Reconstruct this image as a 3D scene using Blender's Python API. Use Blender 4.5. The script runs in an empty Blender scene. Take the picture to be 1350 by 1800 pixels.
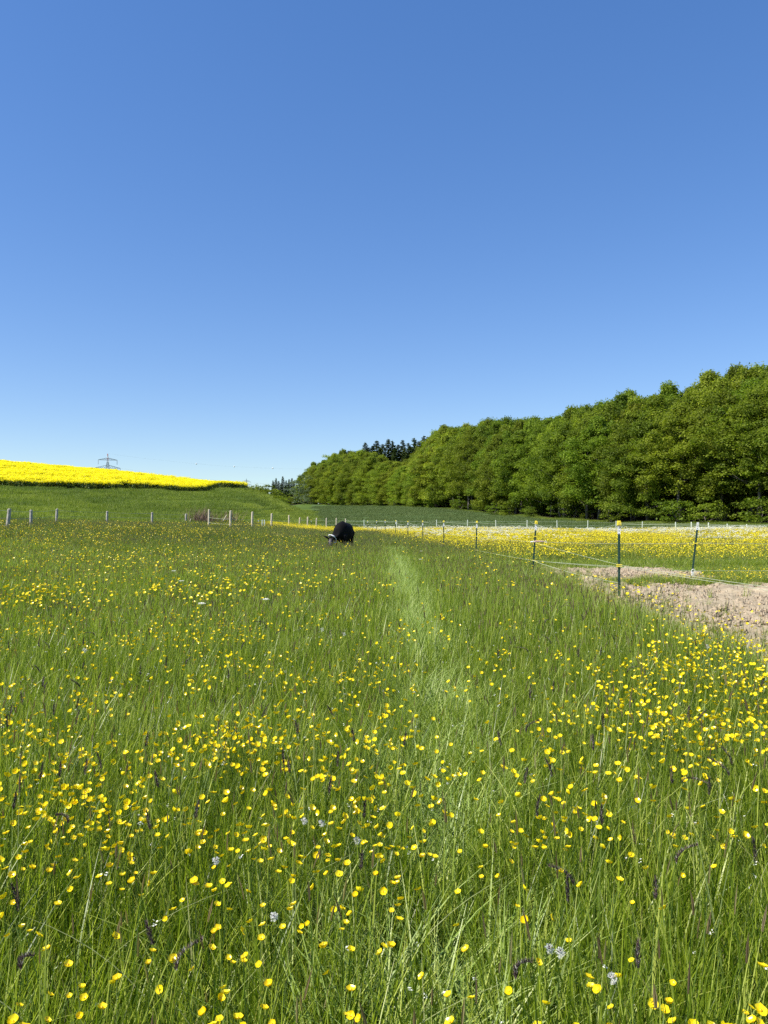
import bpy, bmesh, math, random
import numpy as np
from mathutils import Vector, Matrix

random.seed(7)
RNG = np.random.default_rng(11)
S = bpy.context.scene
C = S.collection

# ------------------------------------------------------------------ camera, sky, sun, exposure
EYE = 1.55          # metres above the meadow
FPX = 1352.0        # focal length in photo pixels
HOR = 912.0         # horizon row in the photo
cam = bpy.data.cameras.new('camera')
camo = bpy.data.objects.new('camera', cam); C.objects.link(camo)
camo.location = (0, 0, EYE)
camo.rotation_euler = (math.radians(90) + math.atan((HOR - 900) / FPX), 0, 0)
cam.sensor_fit = 'VERTICAL'; cam.sensor_height = 36; cam.sensor_width = 27
cam.lens = 36 * FPX / 1800
cam.clip_start = 0.05; cam.clip_end = 12000
S.camera = camo

SUN_EL = math.radians(50)
SUN_AZ = math.radians(-112)      # clockwise from +Y (the viewing direction): high on the left, a little behind
sdir = Vector((math.sin(SUN_AZ) * math.cos(SUN_EL), math.cos(SUN_AZ) * math.cos(SUN_EL), math.sin(SUN_EL)))
w = bpy.data.worlds.new('World'); S.world = w; w.use_nodes = True
nt = w.node_tree; nt.nodes.clear()
sky = nt.nodes.new('ShaderNodeTexSky'); sky.sky_type = 'NISHITA'; sky.sun_disc = False
sky.sun_elevation = SUN_EL; sky.sun_rotation = SUN_AZ
sky.altitude = 300; sky.air_density = 1.0; sky.dust_density = 0.3; sky.ozone_density = 3.0
bg = nt.nodes.new('ShaderNodeBackground'); bg.inputs['Strength'].default_value = 0.105
wo = nt.nodes.new('ShaderNodeOutputWorld')
shs = nt.nodes.new('ShaderNodeHueSaturation'); shs.inputs['Saturation'].default_value = 1.30; shs.inputs['Hue'].default_value = .516
nt.links.new(sky.outputs[0], shs.inputs['Color']); gm = nt.nodes.new('ShaderNodeGamma'); gm.inputs[1].default_value = 0.70     # evens out the sky's brightness from zenith to horizon
mm = nt.nodes.new('ShaderNodeMix'); mm.data_type = 'RGBA'; mm.blend_type = 'MULTIPLY'; mm.inputs[0].default_value = 1; mm.clamp_result = False
mm.inputs[7].default_value = (1.34, 1.50, 1.64, 1)
nt.links.new(shs.outputs[0], gm.inputs[0]); nt.links.new(gm.outputs[0], mm.inputs[6]); nt.links.new(mm.outputs[2], bg.inputs[0]); nt.links.new(bg.outputs[0], wo.inputs[0])
sl = bpy.data.lights.new('sun', 'SUN'); sl.energy = 5.0; sl.angle = math.radians(0.53); sl.color = (1.0, 0.955, 0.88)
slo = bpy.data.objects.new('sun', sl); C.objects.link(slo)
slo.rotation_euler = (-sdir).to_track_quat('-Z', 'Y').to_euler()
slo.location = (-40, -20, 60)
vs = S.view_settings
vs.view_transform = 'Standard'; vs.look = 'None'; vs.exposure = 0.66; vs.gamma = 1.0; vs.use_curve_mapping = False
S.render.film_transparent = False
try:
    S.cycles.max_bounces = 7; S.cycles.diffuse_bounces = 3; S.cycles.transmission_bounces = 5
    S.cycles.glossy_bounces = 2; S.cycles.use_denoising = False
    S.cycles.caustics_reflective = False; S.cycles.caustics_refractive = False
except Exception:
    pass

# ------------------------------------------------------------------ helpers
def tag(o, label=None, cat=None, group=None, kind=None):
    if label: o['label'] = label
    if cat: o['category'] = cat
    if group: o['group'] = group
    if kind: o['kind'] = kind
    return o

def empty(name, loc, label, cat, group=None, rz=0.0, scale=None):
    o = bpy.data.objects.new(name, None); C.objects.link(o)
    o.location = loc; o.rotation_euler = (0, 0, rz); o.empty_display_size = 0.2
    if scale: o.scale = scale
    return tag(o, label, cat, group)

def np_mesh(name, V, F, mats, tint=None, smooth=False, mat_idx=None):
    """V (n,3) float, F (m,4) int quads or (m,3) tris"""
    me = bpy.data.meshes.new(name)
    V = np.ascontiguousarray(V, dtype=np.float32); F = np.ascontiguousarray(F, dtype=np.int32)
    k = F.shape[1]
    me.vertices.add(len(V)); me.vertices.foreach_set('co', V.ravel())
    me.loops.add(F.size); me.loops.foreach_set('vertex_index', F.ravel())
    me.polygons.add(len(F))
    me.polygons.foreach_set('loop_start', np.arange(0, F.size, k, dtype=np.int32))
    me.polygons.foreach_set('loop_total', np.full(len(F), k, dtype=np.int32))
    if smooth: me.polygons.foreach_set('use_smooth', np.ones(len(F), dtype=bool))
    if not isinstance(mats, (list, tuple)): mats = [mats]
    for m in mats: me.materials.append(m)
    if mat_idx is not None: me.polygons.foreach_set('material_index', np.ascontiguousarray(mat_idx, dtype=np.int32))
    if tint is not None:
        a = me.attributes.new('tint', 'FLOAT', 'POINT'); a.data.foreach_set('value', np.ascontiguousarray(tint, dtype=np.float32))
    me.update(calc_edges=True); me.validate()
    return me

def link(name, me, parent=None, loc=None):
    o = bpy.data.objects.new(name, me); C.objects.link(o)
    if parent: o.parent = parent
    if loc is not None: o.location = loc
    return o

class MB:
    """collects tubes / boxes into one mesh (python lists)"""
    def __init__(s): s.v = []; s.f = []; s.m = []
    def tube(s, pts, rad, n=6, cap=True, mi=0):
        pts = [Vector(p) for p in pts]
        if not isinstance(rad, (list, tuple)): rad = [rad] * len(pts)
        base = len(s.v); ref = Vector((0.13, 0.31, 0.94)).normalized()
        for i, p in enumerate(pts):
            d = (pts[min(i + 1, len(pts) - 1)] - pts[max(i - 1, 0)]).normalized()
            r_ = ref if abs(d.dot(ref)) < 0.95 else Vector((1, 0, 0))
            a = d.cross(r_).normalized(); b = d.cross(a)
            for k in range(n):
                t = 2 * math.pi * k / n
                s.v.append(p + (a * math.cos(t) + b * math.sin(t)) * rad[i])
        for i in range(len(pts) - 1):
            for k in range(n):
                s.f.append((base + i * n + k, base + i * n + (k + 1) % n, base + (i + 1) * n + (k + 1) % n, base + (i + 1) * n + k)); s.m.append(mi)
        if cap:
            s.f.append(tuple(base + k for k in range(n))[::-1]); s.m.append(mi)
            s.f.append(tuple(base + (len(pts) - 1) * n + k for k in range(n))); s.m.append(mi)
        return s
    def box(s, c, h, rz=0.0, mi=0, taper=1.0):
        base = len(s.v); cr, sr = math.cos(rz), math.sin(rz)
        for sz in (-1, 1):
            t = taper if sz > 0 else 1.0
            for sx, sy in ((-1, -1), (1, -1), (1, 1), (-1, 1)):
                x, y = sx * h[0] * t, sy * h[1] * t
                s.v.append(Vector((c[0] + x * cr - y * sr, c[1] + x * sr + y * cr, c[2] + sz * h[2])))
        for f in ((3, 2, 1, 0), (4, 5, 6, 7), (0, 1, 5, 4), (1, 2, 6, 5), (2, 3, 7, 6), (3, 0, 4, 7)):
            s.f.append(tuple(base + i for i in f)); s.m.append(mi)
        return s
    def build(s, name, mats, parent=None, smooth=False, bevel=0):
        me = bpy.data.meshes.new(name); me.from_pydata([tuple(v) for v in s.v], [], s.f)
        if not isinstance(mats, (list, tuple)): mats = [mats]
        for m in mats: me.materials.append(m)
        me.polygons.foreach_set('material_index', s.m)
        if smooth: me.polygons.foreach_set('use_smooth', [True] * len(me.polygons))
        me.update()
        o = link(name, me, parent)
        if bevel:
            b = o.modifiers.new('bevel', 'BEVEL'); b.width = bevel; b.segments = 2
        return o

# value noise in the ground plane
_perm = np.random.default_rng(3).random((256, 256))
def vnoise(x, y, s=1.0, o=0):
    x = np.asarray(x, float) / s + 37.3 + o * 11.7; y = np.asarray(y, float) / s + 91.1 + o * 5.3
    xi = np.floor(x).astype(int); yi = np.floor(y).astype(int); fx = x - xi; fy = y - yi
    fx = fx * fx * (3 - 2 * fx); fy = fy * fy * (3 - 2 * fy)
    a = _perm[xi % 256, yi % 256]; b = _perm[(xi + 1) % 256, yi % 256]
    c = _perm[xi % 256, (yi + 1) % 256]; d = _perm[(xi + 1) % 256, (yi + 1) % 256]
    return (a * (1 - fx) + b * fx) * (1 - fy) + (c * (1 - fx) + d * fx) * fy

# ------------------------------------------------------------------ the lie of the land
def zv(v, Y): return EYE + (HOR - v) * Y / FPX
LAND = {   # bearing column (photo x): list of (distance, ground height)
    -500: [(15, 0), (30, .6), (41, 1.0), (60, 1.8), (80, 3.5), (105, 6.2), (170, 14.5), (230, 16), (400, 15), (800, 12)],
    0:    [(15, 0), (41, .76), (60, 1.3), (80, 2.7), (112, zv(857, 112)), (172, zv(818, 172)), (230, 14.2), (400, 12), (800, 10)],
    190:  [(20, 0), (46, .62), (67, .9), (84, 1.9), (118, zv(862, 118)), (178, zv(835, 178)), (240, 11.4), (400, 9), (800, 8)],
    310:  [(20, 0), (50, .5), (70, .75), (88, 1.9), (128, zv(865, 128)), (182, zv(849, 182)), (240, 9.5), (400, 6), (800, 7)],
    425:  [(25, 0), (58, .6), (78, .75), (92, 1.7), (125, 5.2), (152, zv(858, 152)), (200, 7.0), (320, 4), (500, 6), (800, 8)],
    480:  [(30, 0), (70, .55), (88, .7), (110, 1.9), (140, 4.1), (172, zv(877, 172)), (230, 4.6), (330, 6.0), (500, 9), (800, 10)],
    530:  [(40, 0), (90, .3), (110, .5), (150, 1.5), (190, zv(903, 190)), (250, zv(900, 250)), (420, zv(885, 420)), (600, 12), (800, 14)],
    565:  [(50, 0), (95, .05), (120, .4), (180, 1.9), (240, zv(899, 240)), (380, zv(888, 380)), (600, 13), (800, 16)],
    640:  [(50, 0), (95, -.05), (125, .5), (200, 3.1), (270, zv(892, 270)), (330, zv(889.5, 330)), (500, 12), (800, 18)],
    760:  [(50, 0), (95, -.05), (120, .5), (180, zv(899, 180)), (240, zv(893, 240)), (350, 8), (500, 12), (800, 18)],
    870:  [(50, 0), (95, -.05), (120, .3), (190, zv(905, 190)), (350, 8), (500, 11), (800, 18)],
    970:  [(50, 0), (92, -.1), (155, zv(915, 155)), (250, 6), (500, 11), (800, 18)],
    1100: [(50, 0), (92, -.1), (130, zv(922, 130)), (220, 5), (500, 11), (800, 18)],
    1350: [(50, 0), (85, 0), (107, zv(926, 107)), (180, 5), (500, 11), (800, 18)],
    2100: [(50, 0), (75, 0), (100, .6), (180, 5), (500, 11), (800, 18)],
}
_us = np.arange(-500, 2101, 10.0); _ly = np.linspace(math.log(8), math.log(1200), 260)
_ku = sorted(LAND)
_cols = np.array([np.interp(np.exp(_ly), [8] + [p[0] for p in LAND[k]] + [1200], [0] + [p[1] for p in LAND[k]] + [LAND[k][-1][1]]) for k in _ku])
_tab = np.array([[0.0]])
_tab = np.stack([np.interp(_us, _ku, _cols[:, j]) for j in range(len(_ly))], axis=1)
def _smooth(t, n, ax):
    k = np.hanning(2 * n + 1); k /= k.sum()
    p = np.pad(t, [(n, n) if a == ax else (0, 0) for a in (0, 1)], mode='edge')
    return np.apply_along_axis(lambda r: np.convolve(r, k, mode='valid'), ax, p)
_tab = _smooth(_smooth(_tab, 3, 0), 4, 1)
def H(X, Y):
    X = np.asarray(X, float); Y = np.asarray(Y, float)
    Yc = np.clip(Y, 8, 1199.9); u = np.clip(675 + FPX * X / np.maximum(Y, 8), -500, 2099.9)
    a = (u + 500) / 10.0; b = (np.log(Yc) - _ly[0]) / (_ly[1] - _ly[0]); b = np.clip(b, 0, len(_ly) - 1.001)
    ai = np.clip(np.floor(a).astype(int), 0, len(_us) - 2); bi = np.floor(b).astype(int); fa = a - ai; fb = b - bi
    z = (_tab[ai, bi] * (1 - fa) + _tab[ai + 1, bi] * fa) * (1 - fb) + (_tab[ai, bi + 1] * (1 - fa) + _tab[ai + 1, bi + 1] * fa) * fb
    return z + (vnoise(X, Y, 9.0) - .5) * np.clip((Y - 60) / 60, 0, 1) * .5
def h1(x, y): return float(H(x, y))
def at(u, Y): return (u - 675) / FPX * Y

# ------------------------------------------------------------------ materials
def new_mat(name):
    m = bpy.data.materials.new(name); m.use_nodes = True
    n = m.node_tree.nodes; n.clear()
    return m, m.node_tree, n.new('ShaderNodeOutputMaterial')

def plant_mat(name, stops, rough=.5, transl=.3, spec=.35, obj_var=0.0, noise=0.0, noise_scale=3.0, tmul=(1.25, 1.35, .55)):
    """leaf-like material; colour from the mesh attribute 'tint' through a ramp"""
    m, t, out = new_mat(name); N = t.nodes; L = t.links
    at_ = N.new('ShaderNodeAttribute'); at_.attribute_name = 'tint'
    r = N.new('ShaderNodeValToRGB'); cr = r.color_ramp
    while len(cr.elements) > 1: cr.elements.remove(cr.elements[-1])
    cr.elements[0].position = stops[0][0]; cr.elements[0].color = (*stops[0][1], 1)
    for p, c in stops[1:]:
        e = cr.elements.new(p); e.color = (*c, 1)
    L.new(at_.outputs['Fac'], r.inputs[0]); col = r.outputs[0]
    if obj_var:
        oi = N.new('ShaderNodeObjectInfo'); hs = N.new('ShaderNodeHueSaturation')
        a = N.new('ShaderNodeMath'); a.operation = 'MULTIPLY_ADD'; a.inputs[1].default_value = obj_var * .09; a.inputs[2].default_value = .5 - obj_var * .055
        L.new(oi.outputs['Random'], a.inputs[0]); L.new(a.outputs[0], hs.inputs['Hue'])
        wn = N.new('ShaderNodeTexWhiteNoise'); wn.noise_dimensions = '1D'; L.new(oi.outputs['Random'], wn.inputs['W'])
        b = N.new('ShaderNodeMath'); b.operation = 'MULTIPLY_ADD'; b.inputs[1].default_value = obj_var * 1.5; b.inputs[2].default_value = 1 - obj_var * .75
        L.new(wn.outputs['Value'], b.inputs[0]); L.new(b.outputs[0], hs.inputs['Value'])
        L.new(col, hs.inputs['Color']); col = hs.outputs[0]
    if noise:
        ge = N.new('ShaderNodeNewGeometry'); no = N.new('ShaderNodeTexNoise'); no.inputs['Scale'].default_value = noise_scale
        no.inputs['Detail'].default_value = 3
        L.new(ge.outputs['Position'], no.inputs['Vector'])
        hs = N.new('ShaderNodeHueSaturation')
        b = N.new('ShaderNodeMapRange'); b.inputs[1].default_value = .3; b.inputs[2].default_value = .7
        b.inputs[3].default_value = 1 - noise; b.inputs[4].default_value = 1 + noise
        L.new(no.outputs[0], b.inputs[0]); L.new(b.outputs[0], hs.inputs['Value'])
        b2 = N.new('ShaderNodeMapRange'); b2.inputs[1].default_value = .3; b2.inputs[2].default_value = .7
        b2.inputs[3].default_value = .5 + noise * .05; b2.inputs[4].default_value = .5 - noise * .05
        L.new(no.outputs[0], b2.inputs[0]); L.new(b2.outputs[0], hs.inputs['Hue'])
        L.new(col, hs.inputs['Color']); col = hs.outputs[0]
    p = N.new('ShaderNodeBsdfPrincipled'); p.inputs['Roughness'].default_value = rough
    p.inputs['Specular IOR Level'].default_value = spec
    L.new(col, p.inputs['Base Color'])
    if transl:
        tr = N.new('ShaderNodeBsdfTranslucent'); mx = N.new('ShaderNodeMixShader'); mx.inputs[0].default_value = transl
        mu = N.new('ShaderNodeMix'); mu.data_type = 'RGBA'; mu.blend_type = 'MULTIPLY'; mu.inputs[0].default_value = 1
        mu.inputs[7].default_value = (*tmul, 1); mu.clamp_result = False
        L.new(col, mu.inputs[6]); L.new(mu.outputs[2], tr.inputs[0])
        L.new(p.outputs[0], mx.inputs[1]); L.new(tr.outputs[0], mx.inputs[2]); L.new(mx.outputs[0], out.inputs[0])
    else:
        L.new(p.outputs[0], out.inputs[0])
    return m

def solid_mat(name, c1, c2=None, scale=8, rough=.6, bump=0.0, spec=.4, metal=0, detail=5, coord='Object', stretch=None):
    m, t, out = new_mat(name); N = t.nodes; L = t.links
    p = N.new('ShaderNodeBsdfPrincipled'); p.inputs['Roughness'].default_value = rough; p.inputs['Metallic'].default_value = metal
    p.inputs['Specular IOR Level'].default_value = spec
    p.inputs['Base Color'].default_value = (*c1, 1)
    if c2 is not None:
        tc = N.new('ShaderNodeTexCoord'); no = N.new('ShaderNodeTexNoise'); no.inputs['Scale'].default_value = scale; no.inputs['Detail'].default_value = detail
        src = tc.outputs[coord]
        if stretch:
            mp = N.new('ShaderNodeMapping'); mp.inputs['Scale'].default_value = stretch; L.new(src, mp.inputs[0]); src = mp.outputs[0]
        L.new(src, no.inputs['Vector'])
        r = N.new('ShaderNodeValToRGB'); r.color_ramp.elements[0].position = .35; r.color_ramp.elements[1].position = .65
        r.color_ramp.elements[0].color = (*c1, 1); r.color_ramp.elements[1].color = (*c2, 1)
        L.new(no.outputs[0], r.inputs[0]); L.new(r.outputs[0], p.inputs['Base Color'])
        if bump:
            b = N.new('ShaderNodeBump'); b.inputs['Strength'].default_value = bump; b.inputs['Distance'].default_value = .02
            L.new(no.outputs[0], b.inputs['Height']); L.new(b.outputs[0], p.inputs['Normal'])
    L.new(p.outputs[0], out.inputs[0])
    return m

# meadow grass: tint 0..0.72 greens, ~.8 straw, ~.95 brown seed heads
M_grass = plant_mat('meadow_grass', [(0, (.065, .110, .007)), (.30, (.155, .225, .012)), (.55, (.285, .355, .026)), (.72, (.52, .57, .11)),
                                      (.80, (.38, .41, .17)), (.88, (.30, .23, .12)), (1, (.15, .10, .07))], rough=.40, transl=.46, spec=.5)
M_trample = plant_mat('trampled_grass', [(0, (.17, .26, .03)), (.5, (.29, .38, .08)), (1, (.50, .55, .20))], rough=.4, transl=.25, spec=.5)
M_far = plant_mat('distant_grass', [(0, (.085, .135, .012)), (.5, (.175, .232, .022)), (.72, (.29, .335, .045)), (.85, (.30, .29, .14)), (1, (.14, .10, .06))], rough=.6, transl=.3, noise=.22, noise_scale=.12)
M_hill = plant_mat('hillside_grass', [(0, (.105, .158, .018)), (.5, (.185, .248, .030)), (.8, (.27, .32, .045)), (1, (.32, .34, .12))], rough=.6, transl=.35, noise=.30, noise_scale=.09)
M_cereal = plant_mat('cereal_leaves', [(0, (.088, .132, .034)), (1, (.155, .205, .056))], rough=.6, transl=.2, noise=.08, noise_scale=.05)
M_butter = plant_mat('buttercup_petals', [(0, (.80, .52, .004)), (.6, (.90, .72, .008)), (1, (.95, .83, .02))], rough=.28, transl=.25, spec=.5, tmul=(1, .95, .5))
M_rape = plant_mat('rapeseed_plants', [(0, (.03, .07, .015)), (.35, (.07, .13, .03)), (.5, (.88, .78, .008)), (1, (1.0, .95, .02))], rough=.5, transl=.35, spec=.3, tmul=(1.05, 1.02, .8))
M_white = plant_mat('white_umbels', [(0, (.10, .17, .035)), (.3, (.14, .22, .05)), (.5, (.66, .66, .52)), (1, (.85, .85, .76))], rough=.7, transl=.3, tmul=(1, 1, .9))
M_oak = plant_mat('broadleaf_foliage', [(0, (.075, .118, .011)), (.5, (.150, .208, .018)), (1, (.28, .35, .034))], rough=.55, transl=.45, spec=.15, obj_var=.32)
M_beech = plant_mat('pale_spring_foliage', [(0, (.095, .135, .012)), (.5, (.19, .245, .022)), (1, (.32, .39, .04))], rough=.55, transl=.45, spec=.15, obj_var=.35)
M_willow = plant_mat('grey_green_foliage', [(0, (.10, .14, .06)), (1, (.20, .25, .12))], rough=.5, transl=.3, obj_var=.3)
M_spruce = plant_mat('spruce_needles', [(0, (.045, .072, .020)), (1, (.12, .155, .042))], rough=.6, transl=.08, obj_var=.4, spec=.05)
M_bark = solid_mat('bark', (.09, .075, .06), (.19, .165, .135), 3, .9, .6, stretch=(2, 2, .5))
M_twig = plant_mat('bare_twigs', [(0, (.13, .075, .055)), (1, (.30, .19, .14))], rough=.8, transl=0)
M_stem = plant_mat('flower_stems', [(0, (.07, .13, .02)), (1, (.15, .22, .05))], rough=.5, transl=.2)
M_head = plant_mat('foxtail_heads', [(0, (.045, .030, .030)), (.5, (.12, .075, .06)), (.8, (.16, .15, .14)), (1, (.38, .36, .32))], rough=.9, transl=.15, tmul=(1, 1, 1), obj_var=.5)
M_fluff = plant_mat('dandelion_fluff', [(0, (.75, .74, .68)), (1, (.88, .87, .82))], rough=.8, transl=.5, tmul=(1, 1, 1))
M_soilobj = solid_mat('earth_clods', (.28, .215, .14), (.46, .37, .255), 6, .95, .5, spec=.15)
M_tpost = solid_mat('green_steel', (.012, .045, .028), (.022, .065, .045), 14, .45, .1, spec=.5)
M_wpaint = solid_mat('white_post_paint', (.80, .80, .78), (.70, .70, .68), 30, .5)
M_yel = solid_mat('yellow_plastic', (.80, .66, .05), (.70, .56, .04), 20, .45)
M_rope = solid_mat('pale_rope', (.50, .53, .36), (.36, .40, .26), 60, .8)
M_wire = solid_mat('grey_wire', (.28, .28, .27), None, rough=.5)
M_wood = solid_mat('weathered_wood', (.30, .27, .22), (.50, .46, .39), 9, .9, .6, stretch=(3, 3, .4))
M_woodp = solid_mat('pale_wood', (.50, .42, .29), (.66, .57, .42), 7, .85, .5, stretch=(3, 3, .4))
M_plastic = solid_mat('pale_plastic_post', (.66, .70, .58), (.56, .60, .48), 9, .6)
M_grey = solid_mat('galvanised_steel', (.20, .22, .22), (.28, .30, .30), 2, .6)
M_red = solid_mat('red_warning_paint', (.55, .12, .07), (.62, .17, .10), 2, .6)
M_pwhite = solid_mat('white_warning_paint', (.75, .72, .70), None, rough=.6)

# ground sheet: bare earth, moss and short sward under the tall plants
def ground_mat():
    m, t, out = new_mat('meadow_ground'); N = t.nodes; L = t.links
    ge = N.new('ShaderNodeNewGeometry')
    n1 = N.new('ShaderNodeTexNoise'); n1.inputs['Scale'].default_value = 1.6; n1.inputs['Detail'].default_value = 8; n1.inputs['Roughness'].default_value = .7
    n2 = N.new('ShaderNodeTexNoise'); n2.inputs['Scale'].default_value = .05; n2.inputs['Detail'].default_value = 4
    L.new(ge.outputs['Position'], n1.inputs['Vector']); L.new(ge.outputs['Position'], n2.inputs['Vector'])
    r = N.new('ShaderNodeValToRGB'); r.color_ramp.elements[0].position = .3; r.color_ramp.elements[1].position = .7
    r.color_ramp.elements[0].color = (.045, .078, .012, 1); r.color_ramp.elements[1].color = (.100, .150, .024, 1)
    L.new(n1.outputs[0], r.inputs[0])
    hs = N.new('ShaderNodeHueSaturation'); mr = N.new('ShaderNodeMapRange')
    mr.inputs[1].default_value = .3; mr.inputs[2].default_value = .7; mr.inputs[3].default_value = .8; mr.inputs[4].default_value = 1.2
    L.new(n2.outputs[0], mr.inputs[0]); L.new(mr.outputs[0], hs.inputs['Value']); L.new(r.outputs[0], hs.inputs['Color'])
    p = N.new('ShaderNodeBsdfPrincipled'); p.inputs['Roughness'].default_value = .95; p.inputs['Specular IOR Level'].default_value = .1
    L.new(hs.outputs[0], p.inputs['Base Color'])
    b = N.new('ShaderNodeBump'); b.inputs['Strength'].default_value = .8; b.inputs['Distance'].default_value = .15
    L.new(n1.outputs[0], b.inputs['Height']); L.new(b.outputs[0], p.inputs['Normal']); L.new(p.outputs[0], out.inputs[0])
    return m
M_ground = ground_mat()
M_cfield = solid_mat('cereal_ground', (.060, .100, .028), (.085, .130, .040), .6, .95, .4, spec=.1)
M_floor = solid_mat('leaf_litter', (.045, .035, .02), (.08, .06, .035), 2, .95, .3, spec=.1)
def soil_mat():
    m, t, out = new_mat('dry_soil'); N = t.nodes; L = t.links
    ge = N.new('ShaderNodeNewGeometry')
    n1 = N.new('ShaderNodeTexNoise'); n1.inputs['Scale'].default_value = 9; n1.inputs['Detail'].default_value = 9; n1.inputs['Roughness'].default_value = .75
    n2 = N.new('ShaderNodeTexNoise'); n2.inputs['Scale'].default_value = .7; n2.inputs['Detail'].default_value = 3
    L.new(ge.outputs['Position'], n1.inputs['Vector']); L.new(ge.outputs['Position'], n2.inputs['Vector'])
    r = N.new('ShaderNodeValToRGB'); r.color_ramp.elements[0].position = .32; r.color_ramp.elements[1].position = .68
    r.color_ramp.elements[0].color = (.25, .19, .115, 1); r.color_ramp.elements[1].color = (.47, .39, .265, 1)
    L.new(n1.outputs[0], r.inputs[0])
    hs = N.new('ShaderNodeHueSaturation'); mr = N.new('ShaderNodeMapRange')
    mr.inputs[1].default_value = .3; mr.inputs[2].default_value = .7; mr.inputs[3].default_value = .78; mr.inputs[4].default_value = 1.16
    L.new(n2.outputs[0], mr.inputs[0]); L.new(mr.outputs[0], hs.inputs['Value']); L.new(r.outputs[0], hs.inputs['Color'])
    p = N.new('ShaderNodeBsdfPrincipled'); p.inputs['Roughness'].default_value = .95; p.inputs['Specular IOR Level'].default_value = .1
    L.new(hs.outputs[0], p.inputs['Base Color'])
    b = N.new('ShaderNodeBump'); b.inputs['Strength'].default_value = .7; b.inputs['Distance'].default_value = .03
    L.new(n1.outputs[0], b.inputs['Height']); L.new(b.outputs[0], p.inputs['Normal']); L.new(p.outputs[0], out.inputs[0])
    return m
M_soil = soil_mat()
def cow_mat():
    m, t, out = new_mat('black_hide'); N = t.nodes; L = t.links
    tc = N.new('ShaderNodeTexCoord'); no = N.new('ShaderNodeTexNoise'); no.inputs['Scale'].default_value = 40; no.inputs['Detail'].default_value = 4
    mp = N.new('ShaderNodeMapping'); mp.inputs['Scale'].default_value = (1, 1, .3); L.new(tc.outputs['Object'], mp.inputs[0]); L.new(mp.outputs[0], no.inputs['Vector'])
    r = N.new('ShaderNodeValToRGB'); r.color_ramp.elements[0].color = (.003, .003, .003, 1); r.color_ramp.elements[1].color = (.009, .008, .008, 1)
    L.new(no.outputs[0], r.inputs[0])
    p = N.new('ShaderNodeBsdfPrincipled'); p.inputs['Roughness'].default_value = .75; p.inputs['Specular IOR Level'].default_value = .10
    L.new(r.outputs[0], p.inputs['Base Color'])
    b = N.new('ShaderNodeBump'); b.inputs['Strength'].default_value = .3; b.inputs['Distance'].default_value = .01
    L.new(no.outputs[0], b.inputs['Height']); L.new(b.outputs[0], p.inputs['Normal']); L.new(p.outputs[0], out.inputs[0])
    return m
M_cow = cow_mat()
M_cowhead = solid_mat('grey_face_hair', (.050, .044, .042), (.085, .075, .070), 20, .6, .2)
M_band = solid_mat('white_band', (.82, .81, .79), (.6, .6, .58), 14, .7)

# ------------------------------------------------------------------ ground sheets
def grid_axis(parts):
    out = []
    for a, b, s in parts: out += list(np.arange(a, b, s))
    return np.array(out + [parts[-1][1]])
gx = grid_axis([(-3000, -400, 300), (-400, -160, 20), (-160, -40, 4), (-40, -10, 1.5), (-10, 12, .6), (12, 60, 2), (60, 160, 6), (160, 400, 20), (400, 3000, 300)])
gy = grid_axis([(-300, -20, 40), (-20, 0, 4), (0, 30, .75), (30, 100, 1.5), (100, 260, 4), (260, 600, 12), (600, 1200, 60), (1200, 5000, 400)])
GX, GY = np.meshgrid(gx, gy, indexing='ij')
GZ = H(GX, GY) - .004
nx, ny = GX.shape
ii = np.arange(nx * ny).reshape(nx, ny)
F = np.stack([ii[:-1, :-1], ii[1:, :-1], ii[1:, 1:], ii[:-1, 1:]], -1).reshape(-1, 4)
g = link('ground', np_mesh('ground', np.stack([GX, GY, GZ], -1).reshape(-1, 3), F, M_ground, smooth=True))
tag(g, 'meadow ground and hill under the tall grass', kind='structure')

# forest edge in (photo column, distance)
EDGE = [(1900, 72), (1600, 86), (1350, 106), (1100, 131), (970, 156), (870, 190), (760, 240), (640, 332), (560, 395), (525, 430)]
EU = np.array([e[0] for e in EDGE][::-1], float); EY = np.array([e[1] for e in EDGE][::-1], float)
def edge_dist(u): return np.interp(u, EU, EY)

def sheet(name, us, y0f, y1f, n, mat, lift, label, kind='structure'):
    V = []
    for u in us:
        a, b = y0f(u), y1f(u)
        for k in range(n + 1):
            Y = a + (b - a) * (k / n) ** 1.3; X = at(u, Y); V.append((X, Y, h1(X, Y) + lift))
    m = len(us); ii = np.arange(m * (n + 1)).reshape(m, n + 1)
    F = np.stack([ii[:-1, :-1], ii[1:, :-1], ii[1:, 1:], ii[:-1, 1:]], -1).reshape(-1, 4)
    o = link(name, np_mesh(name, np.array(V), F, mat, smooth=True)); tag(o, label, kind=kind); return o
FAR_Y = lambda u: float(np.interp(u, [430, 530, 565, 640, 1400, 2000], [128, 118, 112, 93, 90, 84]))
sheet('cereal_field', np.linspace(548, 2000, 180), FAR_Y, lambda u: float(edge_dist(u)) + 2, 60, M_cfield, .05, 'dark green cereal field rising to the wood')
sheet('forest_floor', np.linspace(500, 2000, 120), lambda u: float(edge_dist(u)) + 2.3, lambda u: float(edge_dist(u)) + 110, 30, M_floor, .05, 'dark floor of the wood')

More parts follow.
